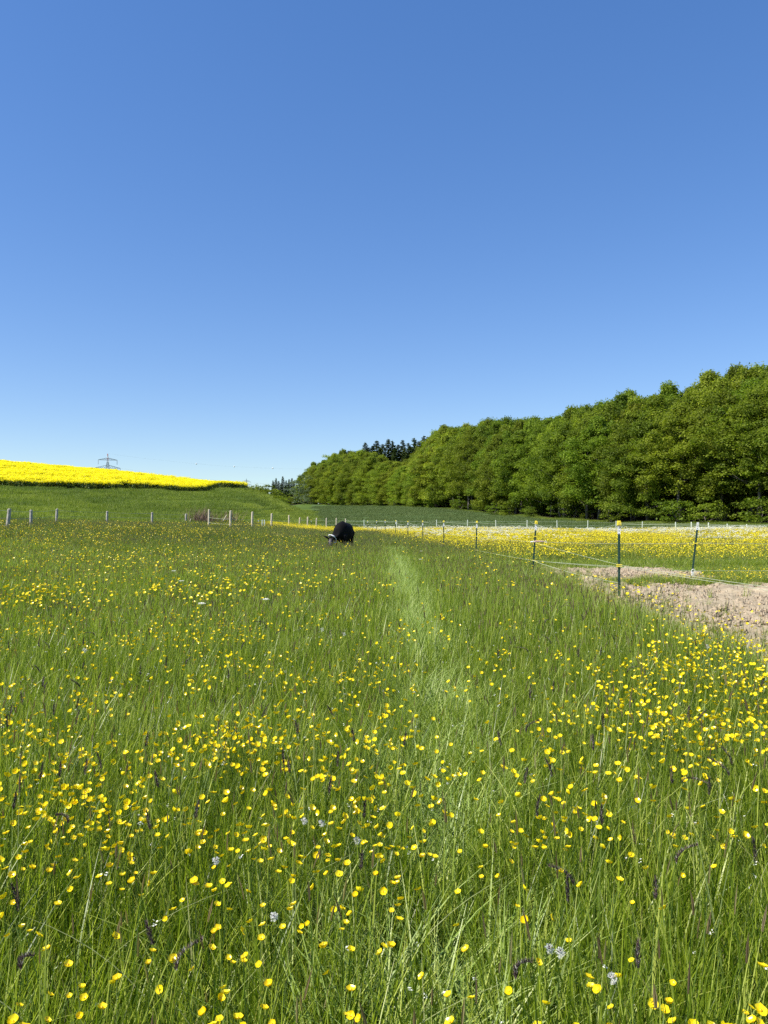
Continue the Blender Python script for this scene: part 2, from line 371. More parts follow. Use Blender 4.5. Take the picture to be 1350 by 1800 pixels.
# ------------------------------------------------------------------ regions of the foreground
FA, FB = 5.68, -.0888                      # near electric fence: X = FA + FB*Y
def fence_x(Y): return FA + FB * Y
def soil_mask(X, Y):
    e = (vnoise(X, Y, .8, 3) - .5) * .7 + (vnoise(X, Y, 2.5, 4) - .5) * .5
    near = (X > 3.45 + e + np.clip(Y - 13, 0, 9) * .04) & (Y > 0) & (Y < 16.9 + e * .8)
    far = (X > 4.1 + e) & (X < 8.6 - .1 * (Y - 17) + e) & (Y >= 16.9 + e * .8) & (Y < 22.6 + e)
    weedgap = (X > 5.6) & (Y > 17.0) & (Y < 18.0) & (vnoise(X, Y, .5, 6) > .45)
    return (near | far) & ~weedgap
def weed_strip(X, Y):
    e = (vnoise(X, Y, .9, 8) - .5) * .8
    return (X > 5.2 + e) & (Y > 16.7 + e * .6) & (Y < 19.6 + e + np.clip(X - 9, 0, 4) * .1) & ~((X < 8) & (Y > 18.1 + e * .5))
def path_d(X, Y):
    c = np.interp(Y, [0, 2, 2.9, 4.35, 5.9, 8.1, 11.4, 17.2, 27, 40], [.16, .21, .27, .34, .39, .42, .42, .38, .34, .3]) + (vnoise(Y, Y * 0, 1.5, 2) - .5) * .10
    return np.abs(X - c)

# soil sheet with clods
sx = np.arange(2.7, 17, .075); sy = np.arange(.5, 25, .085)
SX, SY = np.meshgrid(sx, sy, indexing='ij')
n = (vnoise(SX, SY, .35, 1) - .5) * .10 + (vnoise(SX, SY, .14, 2) - .5) * .08 + (vnoise(SX, SY, 1.4, 3) - .5) * .08
fl = np.clip((soil_mask(SX, SY) | weed_strip(SX, SY)).astype(float), 0, 1)
SZ = np.where(fl > 0, H(SX, SY) + .075 + n, -.12)
nx, ny = SX.shape; ii = np.arange(nx * ny).reshape(nx, ny)
F = np.stack([ii[:-1, :-1], ii[1:, :-1], ii[1:, 1:], ii[:-1, 1:]], -1).reshape(-1, 4)
ok = (fl.ravel()[F].sum(1) > 0)
so = link('soil', np_mesh('soil', np.stack([SX, SY, SZ], -1).reshape(-1, 3), F[ok], M_soil, smooth=True))
tag(so, 'dry tan tilled soil behind the wire fence', kind='structure')

# ------------------------------------------------------------------ instancing for what nobody could count
_src = {}
def source_collection(name, meshes):
    col = bpy.data.collections.new(name)
    for i, me in enumerate(meshes):
        o = bpy.data.objects.new('%s_piece_%02d' % (name, i), me); col.objects.link(o)
    ng = bpy.data.node_groups.new('scatter_' + name, 'GeometryNodeTree')
    ng.interface.new_socket('Geometry', in_out='INPUT', socket_type='NodeSocketGeometry')
    ng.interface.new_socket('Geometry', in_out='OUTPUT', socket_type='NodeSocketGeometry')
    N = ng.nodes; L = ng.links
    gi = N.new('NodeGroupInput'); go = N.new('NodeGroupOutput')
    mp = N.new('GeometryNodeMeshToPoints')
    ci = N.new('GeometryNodeCollectionInfo'); ci.inputs['Collection'].default_value = col
    ci.inputs['Separate Children'].default_value = True; ci.inputs['Reset Children'].default_value = True
    io = N.new('GeometryNodeInstanceOnPoints'); io.inputs['Pick Instance'].default_value = True
    def attr(nm, ty):
        a = N.new('GeometryNodeInputNamedAttribute'); a.data_type = ty; a.inputs['Name'].default_value = nm
        return next(s for s in a.outputs if s.enabled and s.name == 'Attribute')
    er = N.new('FunctionNodeEulerToRotation')
    L.new(attr('rot', 'FLOAT_VECTOR'), er.inputs[0]); L.new(er.outputs[0], io.inputs['Rotation'])
    L.new(attr('scl', 'FLOAT_VECTOR'), io.inputs['Scale']); L.new(attr('idx', 'INT'), io.inputs['Instance Index'])
    L.new(gi.outputs[0], mp.inputs[0]); L.new(mp.outputs[0], io.inputs['Points']); L.new(ci.outputs[0], io.inputs['Instance'])
    L.new(io.outputs[0], go.inputs[0])
    _src[name] = (ng, len(meshes))

def scatter(name, src, P, scale=None, rotz=None, tilt=.0, idx=None, label='', rng=RNG, zmul=None, parent=None):
    ng, k = _src[src]; n = len(P)
    if n == 0: return None
    me = bpy.data.meshes.new(name); me.vertices.add(n); me.vertices.foreach_set('co', np.ascontiguousarray(P, dtype=np.float32).ravel())
    rz = rng.random(n) * 2 * math.pi if rotz is None else rotz
    R = np.stack([rng.normal(0, 1, n) * tilt, rng.normal(0, 1, n) * tilt, rz], -1).astype(np.float32)
    sc = np.ones(n) if scale is None else scale
    Sx = np.stack([sc, sc, sc * (1 if zmul is None else zmul)], -1).astype(np.float32)
    ix = rng.integers(0, k, n) if idx is None else idx
    a = me.attributes.new('rot', 'FLOAT_VECTOR', 'POINT'); a.data.foreach_set('vector', R.ravel())
    a = me.attributes.new('scl', 'FLOAT_VECTOR', 'POINT'); a.data.foreach_set('vector', Sx.ravel())
    a = me.attributes.new('idx', 'INT', 'POINT'); a.data.foreach_set('value', ix.astype(np.int32))
    o = link(name, me, parent); md = o.modifiers.new('scatter', 'NODES'); md.node_group = ng
    tag(o, label or None, kind='stuff'); return o

def strip_blades(P, h, az, lean, bend, wd, seg, tint, yaw=None, power=.75, fold=0.0):
    """P (n,2) roots; returns V,F,tint for n grass blades as quad strips"""
    n = len(P); s = np.linspace(0, 1, seg + 1)
    hor = h[:, None] * (lean[:, None] * s + bend[:, None] * s ** 2.2)
    z = h[:, None] * (s * np.sqrt(np.maximum(1 - lean[:, None] ** 2, .05)) - np.minimum(bend[:, None], 1.4) ** 2 * .42 * s ** 3)
    cx = P[:, 0:1] + hor * np.cos(az)[:, None]; cy = P[:, 1:2] + hor * np.sin(az)[:, None]
    ya = (az + math.pi / 2 if yaw is None else yaw)
    wv = wd[:, None] * np.maximum((1 - s) ** power, .06) * .5 * np.minimum(1, .55 + 2 * s)
    dx = np.cos(ya)[:, None] * wv; dy = np.sin(ya)[:, None] * wv
    A = np.stack([cx - dx, cy - dy, z], -1); B = np.stack([cx + dx, cy + dy, z], -1)
    V = np.stack([A, B], 2).reshape(-1, 3)          # (n,(seg+1),2,3)
    base = (np.arange(n) * (seg + 1) * 2)[:, None] + (np.arange(seg) * 2)[None]
    F = np.stack([base, base + 1, base + 3, base + 2], -1).reshape(-1, 4)
    return V, F, np.repeat(tint, (seg + 1) * 2)

def merge(parts):
    V, F, T = [], [], []; o = 0
    for v, f, t in parts:
        V.append(v); F.append(f + o); T.append(t); o += len(v)
    return np.concatenate(V), np.concatenate(F), np.concatenate(T)

def grass_patch(size, nb, hm, wd, seg, rng, heads=.05, tall=1.0, brown=.02, tint_lo=.05, tint_hi=.66, leafy=0.0, mat=None, up=.18):
    P = (rng.random((nb, 2)) - .5) * size * 1.15
    # tuft the blades a little
    cen = (rng.random((max(3, int(nb / 14)), 2)) - .5) * size * 1.1
    pick = rng.integers(0, len(cen), nb); tuft = rng.random(nb) < .6
    P[tuft] = cen[pick[tuft]] + rng.normal(0, size * .05 if size > .8 else .02, (tuft.sum(), 2))
    az = rng.random(nb) * 2 * math.pi
    h = hm * np.clip(rng.normal(.82, .2, nb), .3, 1.35)
    lean = np.abs(rng.normal(0, up, nb)); bend = np.abs(rng.normal(.10, .20, nb)); dro = rng.random(nb) < .07; bend[dro] += rng.random(dro.sum()) * .7
    tint = np.clip(rng.normal((tint_lo + tint_hi) / 2, (tint_hi - tint_lo) / 2.3, nb), tint_lo * .3, .73)
    st = rng.random(nb) < brown; tint[st] = rng.uniform(.76, .86, st.sum())
    parts = [strip_blades(P, h, az, lean, bend, wd * rng.uniform(.55, 1.25, nb), seg, tint, yaw=az + math.pi / 2 + rng.normal(0, .5, nb))]
    if leafy:
        m = int(nb * leafy); Q = (rng.random((m, 2)) - .5) * size * 1.1; a2 = rng.random(m) * 6.283
        parts.append(strip_blades(Q, hm * rng.uniform(.25, .6, m), a2, rng.uniform(.2, .7, m), rng.uniform(.2, .9, m), wd * rng.uniform(2.2, 4.0, m), seg, rng.uniform(.35, .72, m), power=.5))
    if heads:
        m = max(1, int(nb * heads)); Q = (rng.random((m, 2)) - .5) * size * 1.1; a2 = rng.random(m) * 6.283
        hh = hm * tall * rng.uniform(.95, 1.35, m); ln = np.abs(rng.normal(0, .10, m)); bn = np.abs(rng.normal(.03, .06, m))
        parts.append(strip_blades(Q, hh, a2, ln, bn, np.full(m, wd * .38), seg, rng.uniform(.55, .80, m), power=.12))
        hl = rng.uniform(.04, .085, m) * (1 if size < 1 else 1.5); zt = hh * (np.sqrt(1 - ln ** 2) - bn ** 2 * .42)
        px = Q[:, 0] + hh * (ln + bn) * np.cos(a2); py = Q[:, 1] + hh * (ln + bn) * np.sin(a2)
        for kk in range(2):
            s = strip_blades(np.stack([px, py], -1), hl, a2, ln + .05, bn, np.maximum(wd * 1.0, .006) * rng.uniform(.7, 1.2, m), 2, np.where(rng.random(m) < .5, rng.uniform(.84, .92, m), rng.uniform(.92, 1, m)), yaw=a2 + kk * math.pi / 2, power=.35)
            v = s[0].reshape(m, -1, 3); v[:, :, 2] += (zt - hl * .15)[:, None]; parts.append((v.reshape(-1, 3), s[1], s[2]))
    V, F, T = merge(parts)
    return np_mesh('grass_patch', V, F, mat or M_grass, tint=T)

r_ = np.random.default_rng(21)
source_collection('near_grass', [grass_patch(.42, 265, .47, .0088, 5, r_, heads=.015, leafy=.14, brown=.035) for _ in range(14)])
source_collection('mid_grass', [grass_patch(.75, 430, .50, .0115, 4, r_, heads=.03, leafy=.07, brown=.02) for _ in range(10)])
source_collection('far_grass', [grass_patch(1.7, 800, .50, .017, 3, r_, heads=.04, mat=M_far, brown=.03, tint_lo=.1) for _ in range(8)])
source_collection('hill_grass', [grass_patch(2.7, 900, .36, .035, 2, r_, heads=0, mat=M_hill, brown=.02, tint_lo=.05, tint_hi=.9, up=.35) for _ in range(6)])
source_collection('cereal', [grass_patch(3.2, 700, .26, .05, 2, r_, heads=0, mat=M_cereal, brown=0, tint_lo=0, tint_hi=.8) for _ in range(4)])

def trample_patch(size, nb, rng):
    P = (rng.random((nb, 2)) - .5) * size * 1.1
    az = rng.normal(math.pi / 2, .9, nb) + np.where(rng.random(nb) < .5, math.pi, 0)
    lean = rng.uniform(.45, .93, nb); bend = rng.uniform(.1, .8, nb)
    return strip_blades(P, rng.uniform(.22, .5, nb), az, lean, bend, .0085 * rng.uniform(.6, 1.4, nb), 4, np.clip(rng.normal(.45, .28, nb), 0, 1))
tm = []
for _ in range(6):
    V, F, T = trample_patch(.45, 240, r_); tm.append(np_mesh('trampled_patch', V, F, M_trample, tint=T))
source_collection('trampled', tm)

def ground_points(y0, y1, step, rng, xpad=1.6, slope=.5, xlo=None, xhi=None, jit=.45):
    out = []
    ys = np.arange(y0, y1, step)
    for y in ys:
        half = slope * max(y, 0) + xpad
        lo = -half if xlo is None else max(-half, xlo); hi = half if xhi is None else min(half, xhi)
        xs = np.arange(lo, hi, step)
        if len(xs): out.append(np.stack([xs + rng.uniform(-jit, jit, len(xs)) * step, y + rng.uniform(-jit, jit, len(xs)) * step], -1))
    return np.concatenate(out)
def lift(P, dz=0.0): return np.column_stack([P, H(P[:, 0], P[:, 1]) + dz])
def hfac(X, Y): return (.74 + .36 * vnoise(X, Y, 2.2, 5) + .15 * (vnoise(X, Y, .7, 6) - .5)) * np.where((Y < 24) & (Y > 4), np.clip(1 - (X - 2.6) * .32, .55, 1), 1)

# meadow grass in the foreground, three densities
P = ground_points(.5, 7.5, .26, RNG, xpad=1.4)
m = (path_d(P[:, 0], P[:, 1]) > (.15 + .07 * RNG.random(len(P))) * np.clip((P[:, 1] - 1.0) / 2, 0, 1)) & ~soil_mask(P[:, 0], P[:, 1]); P = P[m]
scatter('meadow_grass', 'near_grass', lift(P), RNG.uniform(.85, 1.1, len(P)), tilt=.04, zmul=hfac(P[:, 0], P[:, 1]), label='tall green meadow grass in the foreground')
P = ground_points(7.5, 27, .46, RNG, xpad=1.5)
pd = path_d(P[:, 0], P[:, 1])
m = (pd > .38 + .10 * RNG.random(len(P))) & ~soil_mask(P[:, 0], P[:, 1]) & ~weed_strip(P[:, 0], P[:, 1]); P = P[m]
short = np.where(P[:, 0] > 4.6, .55, 1.0)
scatter('middle_meadow_grass', 'mid_grass', lift(P), RNG.uniform(.85, 1.1, len(P)), tilt=.04, zmul=hfac(P[:, 0], P[:, 1]) * short, label='tall grass in the middle of the meadow')
P = ground_points(27, 118, 1.15, RNG, xpad=3, slope=.53)
u = 675 + FPX * P[:, 0] / P[:, 1]
lim = np.interp(u, [-200, 0, 190, 330, 430, 500, 560, 640, 1400], [46, 48, 68, 76, 80, 84, 96, 90, 86])
P = P[P[:, 1] < lim]; m = (path_d(P[:, 0], P[:, 1]) > .5) | (P[:, 1] > 33); P = P[m]
fz = np.where(P[:, 0] > fence_x(P[:, 1]) + .2, .85, np.clip(1.05 - (P[:, 1] - 40) * .008, .55, 1))
scatter('distant_meadow_grass', 'far_grass', lift(P), RNG.uniform(.85, 1.1, len(P)), tilt=.03, zmul=hfac(P[:, 0], P[:, 1]) * fz, label='grass of the far part of the meadow')
# trampled track
P = ground_points(1.5, 34, .22, RNG, xlo=-.3, xhi=1.2, xpad=2)
pd = path_d(P[:, 0], P[:, 1]); m = pd < .20 - .10 * RNG.random(len(P)) + np.clip(P[:, 1] - 4, 0, 16) * .014; P = P[m]
scatter('trampled_track', 'trampled', lift(P), RNG.uniform(.85, 1.15, len(P)), rotz=RNG.normal(0, .35, len(P)), tilt=.05, label='pale trampled grass track running through the meadow')
# hillside and bank on the left, valley floor
P = ground_points(44, 260, 2.0, RNG, xpad=6, slope=.62)
u = 675 + FPX * P[:, 0] / P[:, 1]
lo = np.interp(u, [-200, 0, 190, 330, 430, 500, 560], [44, 46, 66, 74, 78, 82, 94]); hi = np.interp(u, [-200, 0, 310, 425, 430, 480, 530, 565], [118, 120, 138, 160, 172, 200, 262, 262])
lo2 = np.interp(u, [500, 548, 552, 1000], [400, 400, 0, 0])
m = (P[:, 1] > lo) & (P[:, 1] < hi) & (u < 552); P = P[m]
scatter('hillside_grass', 'hill_grass', lift(P), RNG.uniform(.85, 1.2, len(P)), tilt=.05, zmul=.5 + .9 * vnoise(P[:, 0], P[:, 1], 6, 9), label='green grass of the slope below the rapeseed field')
# cereal crop
P = ground_points(86, 340, 3.1, RNG, xpad=6, slope=.62)
u = 675 + FPX * P[:, 0] / P[:, 1]
m = (u > 552) & (P[:, 1] > np.interp(u, [548, 565, 640, 1400, 2000], [114, 113, 94, 91, 85])) & (P[:, 1] < edge_dist(u) - 1); P = P[m]
scatter('cereal_crop', 'cereal', lift(P, .04), None, tilt=.0, label='dense dark green cereal crop beyond the meadow')
# rough grass along the foot of the wood
P = []
for u in np.arange(535, 1700, 3.0):
    for k in range(2):
        Y = float(edge_dist(u)) - RNG.uniform(0, 4); P.append((at(u, Y), Y))
P = np.array(P); P = P[::2] if len(P) > 2500 else P
scatter('verge_grass', 'hill_grass', lift(P), RNG.uniform(.5, .9, len(P)), zmul=1.6, label='rough grass along the foot of the wood')

# ------------------------------------------------------------------ rapeseed
def rape_patch(size, n, rng, hgt=1.3):
    parts = []; P = (rng.random((n, 2)) - .5) * size * 1.1; h = hgt * rng.uniform(.82, 1.1, n)
    m = n * 15; pi_ = np.repeat(np.arange(n), 15)
    c = np.column_stack([P[pi_] + rng.normal(0, .09, (m, 2)), h[pi_] - np.abs(rng.normal(0, .16, m))])
    parts.append(quads(c, rng.uniform(.035, .065, m), rng, .75, rng.uniform(.55, 1, m)))
    m = n * 9; pi_ = np.repeat(np.arange(n), 9)
    c = np.column_stack([P[pi_] + rng.normal(0, .10, (m, 2)), h[pi_] * rng.uniform(.05, .78, m)])
    parts.append(quads(c, rng.uniform(.05, .11, m), rng, .3, rng.uniform(0, .4, m)))
    V, F, T = merge(parts); return np_mesh('rape_patch', V, F, M_rape, tint=T)
def quads(c, r, rng, up, tint):
    """randomly turned quads; up = how much their normals favour the sky"""
    n = len(c); nrm = rng.normal(0, 1, (n, 3)); nrm /= np.linalg.norm(nrm, axis=1)[:, None]; nrm[:, 2] = np.abs(nrm[:, 2]) + up
    nrm /= np.linalg.norm(nrm, axis=1)[:, None]
    a = np.cross(nrm, rng.normal(0, 1, (n, 3))); a /= np.linalg.norm(a, axis=1)[:, None]; b = np.cross(nrm, a)
    r = r[:, None]
    V = np.stack([c - a * r * 1.25, c - b * r * .8 + nrm * r * .15, c + a * r * 1.25, c + b * r * .8 + nrm * r * .15], 1).reshape(-1, 3)
    return V, np.arange(n * 4).reshape(-1, 4), np.repeat(tint, 4)
source_collection('rape', [rape_patch(2.2, 95, r_) for _ in range(5)])
P = ground_points(104, 262, 1.9, RNG, xpad=8, slope=.66)
u = 675 + FPX * P[:, 0] / P[:, 1]
lo = np.interp(u, [-400, 0, 190, 310, 400, 432], [104, 112, 118, 128, 143, 154]) + (vnoise(P[:, 0], P[:, 1], 5, 12) - .5) * 2.5
m = (P[:, 1] > lo) & (u < np.interp(P[:, 1], [100, 150, 200, 260], [432, 428, 424, 400])) ; P = P[m]
scatter('rapeseed_field', 'rape', lift(P), RNG.uniform(.9, 1.1, len(P)), zmul=RNG.uniform(.9, 1.1, len(P)), label='bright yellow flowering rapeseed field on the hill')

# ------------------------------------------------------------------ flowers
def petal_flower(rng, r=.0125, cup=.55, detail=2, five=5):
    """five cupped petals round a small centre, axis +Z, base at origin"""
    V, F, T = [], [], []
    for k in range(five):
        a0 = 2 * math.pi * k / five + rng.normal(0, .06); tt = rng.uniform(.35, 1); cu = cup + rng.normal(0, .08)
        rows = []
        for i in range(detail + 1):
            s = i / detail; rr = r * (.12 + .88 * s); z = r * cu * s ** 1.6
            wdt = r * (.16 + 1.02 * math.sin(min(1, s * 1.05) * 2.05) * .55)
            row = []
            for q in (-1, 0, 1):
                x = rr; y = q * wdt; zz = z + abs(q) * r * .10 * s
                if q and s > .9: x *= .86
                row.append(len(V)); V.append((x * math.cos(a0) - y * math.sin(a0), x * math.sin(a0) + y * math.cos(a0), zz)); T.append(tt)
            rows.append(row)
        for i in range(detail):
            for q in range(2): F.append((rows[i][q], rows[i][q + 1], rows[i + 1][q + 1], rows[i + 1][q]))
    c0 = len(V)
    for k in range(6): V.append((math.cos(k * 1.0472) * r * .24, math.sin(k * 1.0472) * r * .24, r * .16)); T.append(.1)
    for k in range(6): V.append((math.cos(k * 1.0472) * r * .16, math.sin(k * 1.0472) * r * .16, r * .34)); T.append(.0)
    for k in range(6): F.append((c0 + k, c0 + (k + 1) % 6, c0 + 6 + (k + 1) % 6, c0 + 6 + k))
    F.append((c0 + 6, c0 + 7, c0 + 8, c0 + 9)); F.append((c0 + 9, c0 + 10, c0 + 11, c0 + 6))
    return np.array(V), np.array(F), np.array(T, float)
def rot_to(V, tx, ty):
    cx, sx_ = math.cos(tx), math.sin(tx); cy, sy_ = math.cos(ty), math.sin(ty)
    Rx = np.array([[1, 0, 0], [0, cx, -sx_], [0, sx_, cx]]); Ry = np.array([[cy, 0, sy_], [0, 1, 0], [-sy_, 0, cy]])
    return V @ Rx.T @ Ry.T

def stem_strip(x, y, h, rng, wd=.0022, seg=4, n=2):
    out = []
    az = np.array([rng.random() * 6.28]); ln = np.array([abs(rng.normal(0, .09))]); bn = np.array([abs(rng.normal(0, .10))])
    for k in range(n):
        out.append(strip_blades(np.array([[x, y]]), np.array([h]), az, ln, bn, np.array([wd]), seg, np.array([rng.random()]), yaw=az + k * math.pi / 2, power=.1))
    top = (x + h * (ln[0] + bn[0]) * math.cos(az[0]), y + h * (ln[0] + bn[0]) * math.sin(az[0]), h * (math.sqrt(1 - ln[0] ** 2) - bn[0] ** 2 * .42))
    return merge(out), top

# density of buttercups in the near meadow (flowers per square metre)
def butter_density(X, Y):
    u = 675 + FPX * X / np.maximum(Y, .5)
    n1 = vnoise(X, Y, .55, 20); n2 = vnoise(X, Y * .55, 1.9, 21)
    d = 168 * np.clip((n1 - .25) * 1.9, 0.12, 1.3) * np.clip(.30 + (n2 - .15) * 1.2, .15, 1.2)
    dist = np.interp(Y, [1.3, 2.0, 2.6, 3.2, 4.2, 5.2, 6.5, 8, 11, 15, 22, 30, 45], [2.0, 1.9, 1.75, 1.7, 1.65, 1.15, .95, .80, .38, .20, .15, .15, .18])
    side = np.where(u < 470, 1.0, np.where(u < 850, .75, 1.05))
    side = np.where((Y > 5.5) & (u > 560) & (u < 1130), side * .3, side); side = np.where((Y > 10) & (u < 470), side * 1.25, side)
    side = np.where(path_d(X, Y) < .16, side * .35, side)
    return d * dist * side
def sample_flowers(y0, y1, maxd, rng, xpad=.25, slope=.5, dens=butter_density):
    area = 0; ys = []; 
    n = int(maxd * ((y1 - y0) * 2 * xpad + slope * (y1 ** 2 - y0 ** 2)))
    Y = np.sqrt(rng.uniform(y0 ** 2, y1 ** 2, n)); hw = slope * Y + xpad; X = rng.uniform(-1, 1, n) * hw
    keep = rng.random(n) < dens(X, Y) / maxd
    return np.stack([X[keep], Y[keep]], -1)
fr = np.random.default_rng(77)
P = sample_flowers(1.25, 9.0, 900, fr)
P = P[~soil_mask(P[:, 0], P[:, 1])]; P = P[np.argsort(P[:, 1])]
zf = .40 + .13 * fr.random(len(P)) * 1.1 + .05 * (vnoise(P[:, 0], P[:, 1], 2.2, 5) - .5)
vv = HOR + FPX * (EYE - zf) / P[:, 1]; uu = 675 + FPX * P[:, 0] / P[:, 1]
inview = (vv < 1812) & (uu > -12) & (uu < 1362)
near = np.zeros(len(P), bool); near[np.where(inview)[0][:300]] = True
GB = 'yellow buttercups standing nearest in the meadow'
protoS = []; protoF = []
for k in range(10):
    (V, F, T), top = stem_strip(0, 0, .46, fr, wd=.0024)
    protoS.append((np_mesh('buttercup_stem', V, F, M_stem, tint=T), top))
    V, F, T = petal_flower(fr, r=.0135, cup=fr.uniform(.35, .85), detail=3); protoF.append(np_mesh('buttercup_blossom', V, F, M_butter, tint=T, smooth=True))
for i in np.where(near)[0]:
    x, y = P[i]; k = fr.integers(0, 10); sme, top = protoS[k]; s = zf[i] / .46
    e = empty('buttercup', (x, y, h1(x, y)), 'single glossy yellow buttercup on a thin stem in the foreground grass', 'flower', GB, rz=fr.random() * 6.28, scale=(s, s, s))
    a = link('stem', sme, e); b = link('blossom', protoF[fr.integers(0, 10)], e, top)
    b.rotation_euler = (fr.normal(0, .38), fr.normal(0, .38), fr.random() * 6.28); q = fr.uniform(.52, .82) / s; b.scale = (q, q, q)
# the many others, joined
mf = []
for k in range(10):
    (V, F, T), top = stem_strip(0, 0, .46, fr, wd=.0026, seg=3)
    VV, FF, TT, MI = [V], [F], [T], [np.zeros(len(F))]; off = len(V)
    for q in range([1, 1, 2, 1, 3, 1, 2, 1, 2, 3][k]):
        fv, ff, ft = petal_flower(fr, r=.0108, cup=fr.uniform(.3, .8), detail=2)
        tp = np.array(top) + (np.array([fr.normal(0, .035), fr.normal(0, .035), -fr.uniform(.01, .07)]) if q else 0)
        if q:
            a = np.array(top) * .62; d = tp - a; sd = np.cross(d, [0, 0, 1.0]); sd /= np.linalg.norm(sd) + 1e-9; sd *= .0011
            VV.append(np.array([a - sd, a + sd, tp + sd, tp - sd])); FF.append(np.array([[0, 1, 2, 3]]) + off); TT.append(np.full(4, .5)); MI.append(np.zeros(1)); off += 4
        VV.append(rot_to(fv, fr.normal(0, .4), fr.normal(0, .4)) + tp); FF.append(ff + off); TT.append(ft); MI.append(np.ones(len(ff))); off += len(fv)
    me = np_mesh('buttercup_plant', np.concatenate(VV), np.concatenate(FF), [M_stem, M_butter], tint=np.concatenate(TT), mat_idx=np.concatenate(MI))
    mf.append(me)
source_collection('mid_buttercup', mf)
Q = P[~near]; zq = zf[~near]
scatter('more_buttercups', 'mid_buttercup', lift(Q), fr.uniform(.85, 1.15, len(Q)), zmul=zq / .46, rng=fr, label='many yellow buttercups across the meadow')
ff_ = []
for k in range(6):
    n = 1; (V, F, T), top = stem_strip(0, 0, .50, fr, wd=.004, seg=2)
    fv, f2, ft = petal_flower(fr, r=.0165, cup=.35, detail=1); fv = rot_to(fv, fr.normal(.25, .35), fr.normal(0, .35)) + np.array(top)
    ff_.append(np_mesh('distant_buttercup', np.concatenate([V, fv]), np.concatenate([F, f2 + len(V)]), [M_stem, M_butter], tint=np.concatenate([T, ft]), mat_idx=np.concatenate([np.zeros(len(F)), np.ones(len(f2))])))
source_collection('far_buttercup', ff_)
P = sample_flowers(9.0, 46, 110, fr, xpad=1); P = P[~soil_mask(P[:, 0], P[:, 1])]; P = P[P[:, 0] < fence_x(P[:, 1])]
scatter('distant_buttercups', 'far_buttercup', lift(P), fr.uniform(.9, 1.3, len(P)), zmul=fr.uniform(.85, 1.1, len(P)), rng=fr, label='small yellow flowers in the middle distance')
# band of flowers towards the left fence
def band_d(X, Y):
    u = 675 + FPX * X / Y
    g = np.exp(-((Y - np.interp(u, [0, 250, 400, 560], [38, 50, 56, 62])) / 9.0) ** 2) * np.interp(u, [0, 200, 330, 560, 620], [.35, .5, 1, .9, .2])
    return 8 * g * np.clip((vnoise(X, Y, 4, 33) - .25) * 2, 0.05, 1.3)
P = sample_flowers(28, 78, 20, fr, xpad=1, dens=band_d); P = P[P[:, 0] < -1.0]
scatter('band_of_buttercups', 'far_buttercup', lift(P), fr.uniform(1.0, 1.5, len(P)), rng=fr, label='yellow flowers near the wooden fence on the left')
# weed strip with flowers on the soil
P = ground_points(15.8, 21, .40, RNG, xlo=4.5, xhi=15, xpad=8); P = P[weed_strip(P[:, 0], P[:, 1])]
scatter('weeds_on_soil', 'mid_grass', lift(P, .04), RNG.uniform(.6, .9, len(P)), zmul=RNG.uniform(.35, .6, len(P)), tilt=.15, label='green weeds growing in a strip across the bare soil')
P = np.stack([fr.uniform(6.0, 13, 1500), fr.uniform(16.8, 19.6, 1500)], -1); P = P[weed_strip(P[:, 0], P[:, 1]) & (vnoise(P[:, 0], P[:, 1], .8, 41) > .35)]
scatter('weed_flowers', 'far_buttercup', lift(P, .03), fr.uniform(.7, 1.0, len(P)), zmul=fr.uniform(.45, .7, len(P)), rng=fr, label='yellow flowers in the weed strip on the soil')
P = np.stack([fr.uniform(3.6, 5.1, 420), np.sqrt(fr.uniform(7.5 ** 2, 16.0 ** 2, 420))], -1); P = P[(vnoise(P[:, 0], P[:, 1], .7, 42) > .42) & (P[:, 0] < 4.9)]
scatter('soil_edge_flowers', 'far_buttercup', lift(P), fr.uniform(.7, 1.0, len(P)), zmul=fr.uniform(.7, 1, len(P)), rng=fr, label='yellow flowers along the edge of the soil')

P = ground_points(5.5, 23, .17, RNG, xlo=3, xhi=15, xpad=5); sm_ = soil_mask(P[:, 0], P[:, 1])
dd_ = np.where(~soil_mask(P[:, 0] - .35, P[:, 1]), .9, np.where(~soil_mask(P[:, 0] - .8, P[:, 1]), .45, np.where(~soil_mask(P[:, 0] - 1.4, P[:, 1]) | ~soil_mask(P[:, 0], P[:, 1] + .4), .14, .015)))
P = P[sm_ & (RNG.random(len(P)) < dd_ * .8)]
tufts = []
for _ in range(6): tufts.append(grass_patch(.16, 26, .30, .008, 4, r_, heads=.06, brown=.35, leafy=.1, up=.35))
source_collection('tufts', tufts)
scatter('grass_tufts_on_soil', 'tufts', lift(P, .05), RNG.uniform(.5, 1.1, len(P)), tilt=.15, rng=RNG, label='thin grass tufts creeping onto the bare soil')
# yellow pasture behind the fence: dense patches
def flower_patch(size, n, rng, z0, z1, r, mat, lo=.45, hi=1.0, stems=0, up=1.2, umbel=False):
    P = (rng.random((n, 2)) - .5) * size * 1.1; z = rng.uniform(z0, z1, n)
    parts = []
    if umbel:
        m = n * 9; k = np.repeat(np.arange(n), 9)
        c = np.column_stack([P[k] + rng.normal(0, .05, (m, 2)), z[k] + rng.normal(0, .02, m)])
        parts.append(quads(c, rng.uniform(r * .6, r * 1.3, m), rng, 1.5, rng.uniform(.5, 1, m)))
    else:
        parts.append(quads(np.column_stack([P, z]), rng.uniform(r * .7, r * 1.3, n), rng, up, rng.uniform(lo, hi, n)))
    a = rng.random(n) * 6.28
    if stems: parts.append(strip_blades(P, z, a, np.zeros(n) + .02, np.zeros(n), np.full(n, .012), 2, rng.uniform(0, .25, n), power=.1))
    V, F, T = merge(parts); return np_mesh('flower_patch', V, F, mat, tint=T)
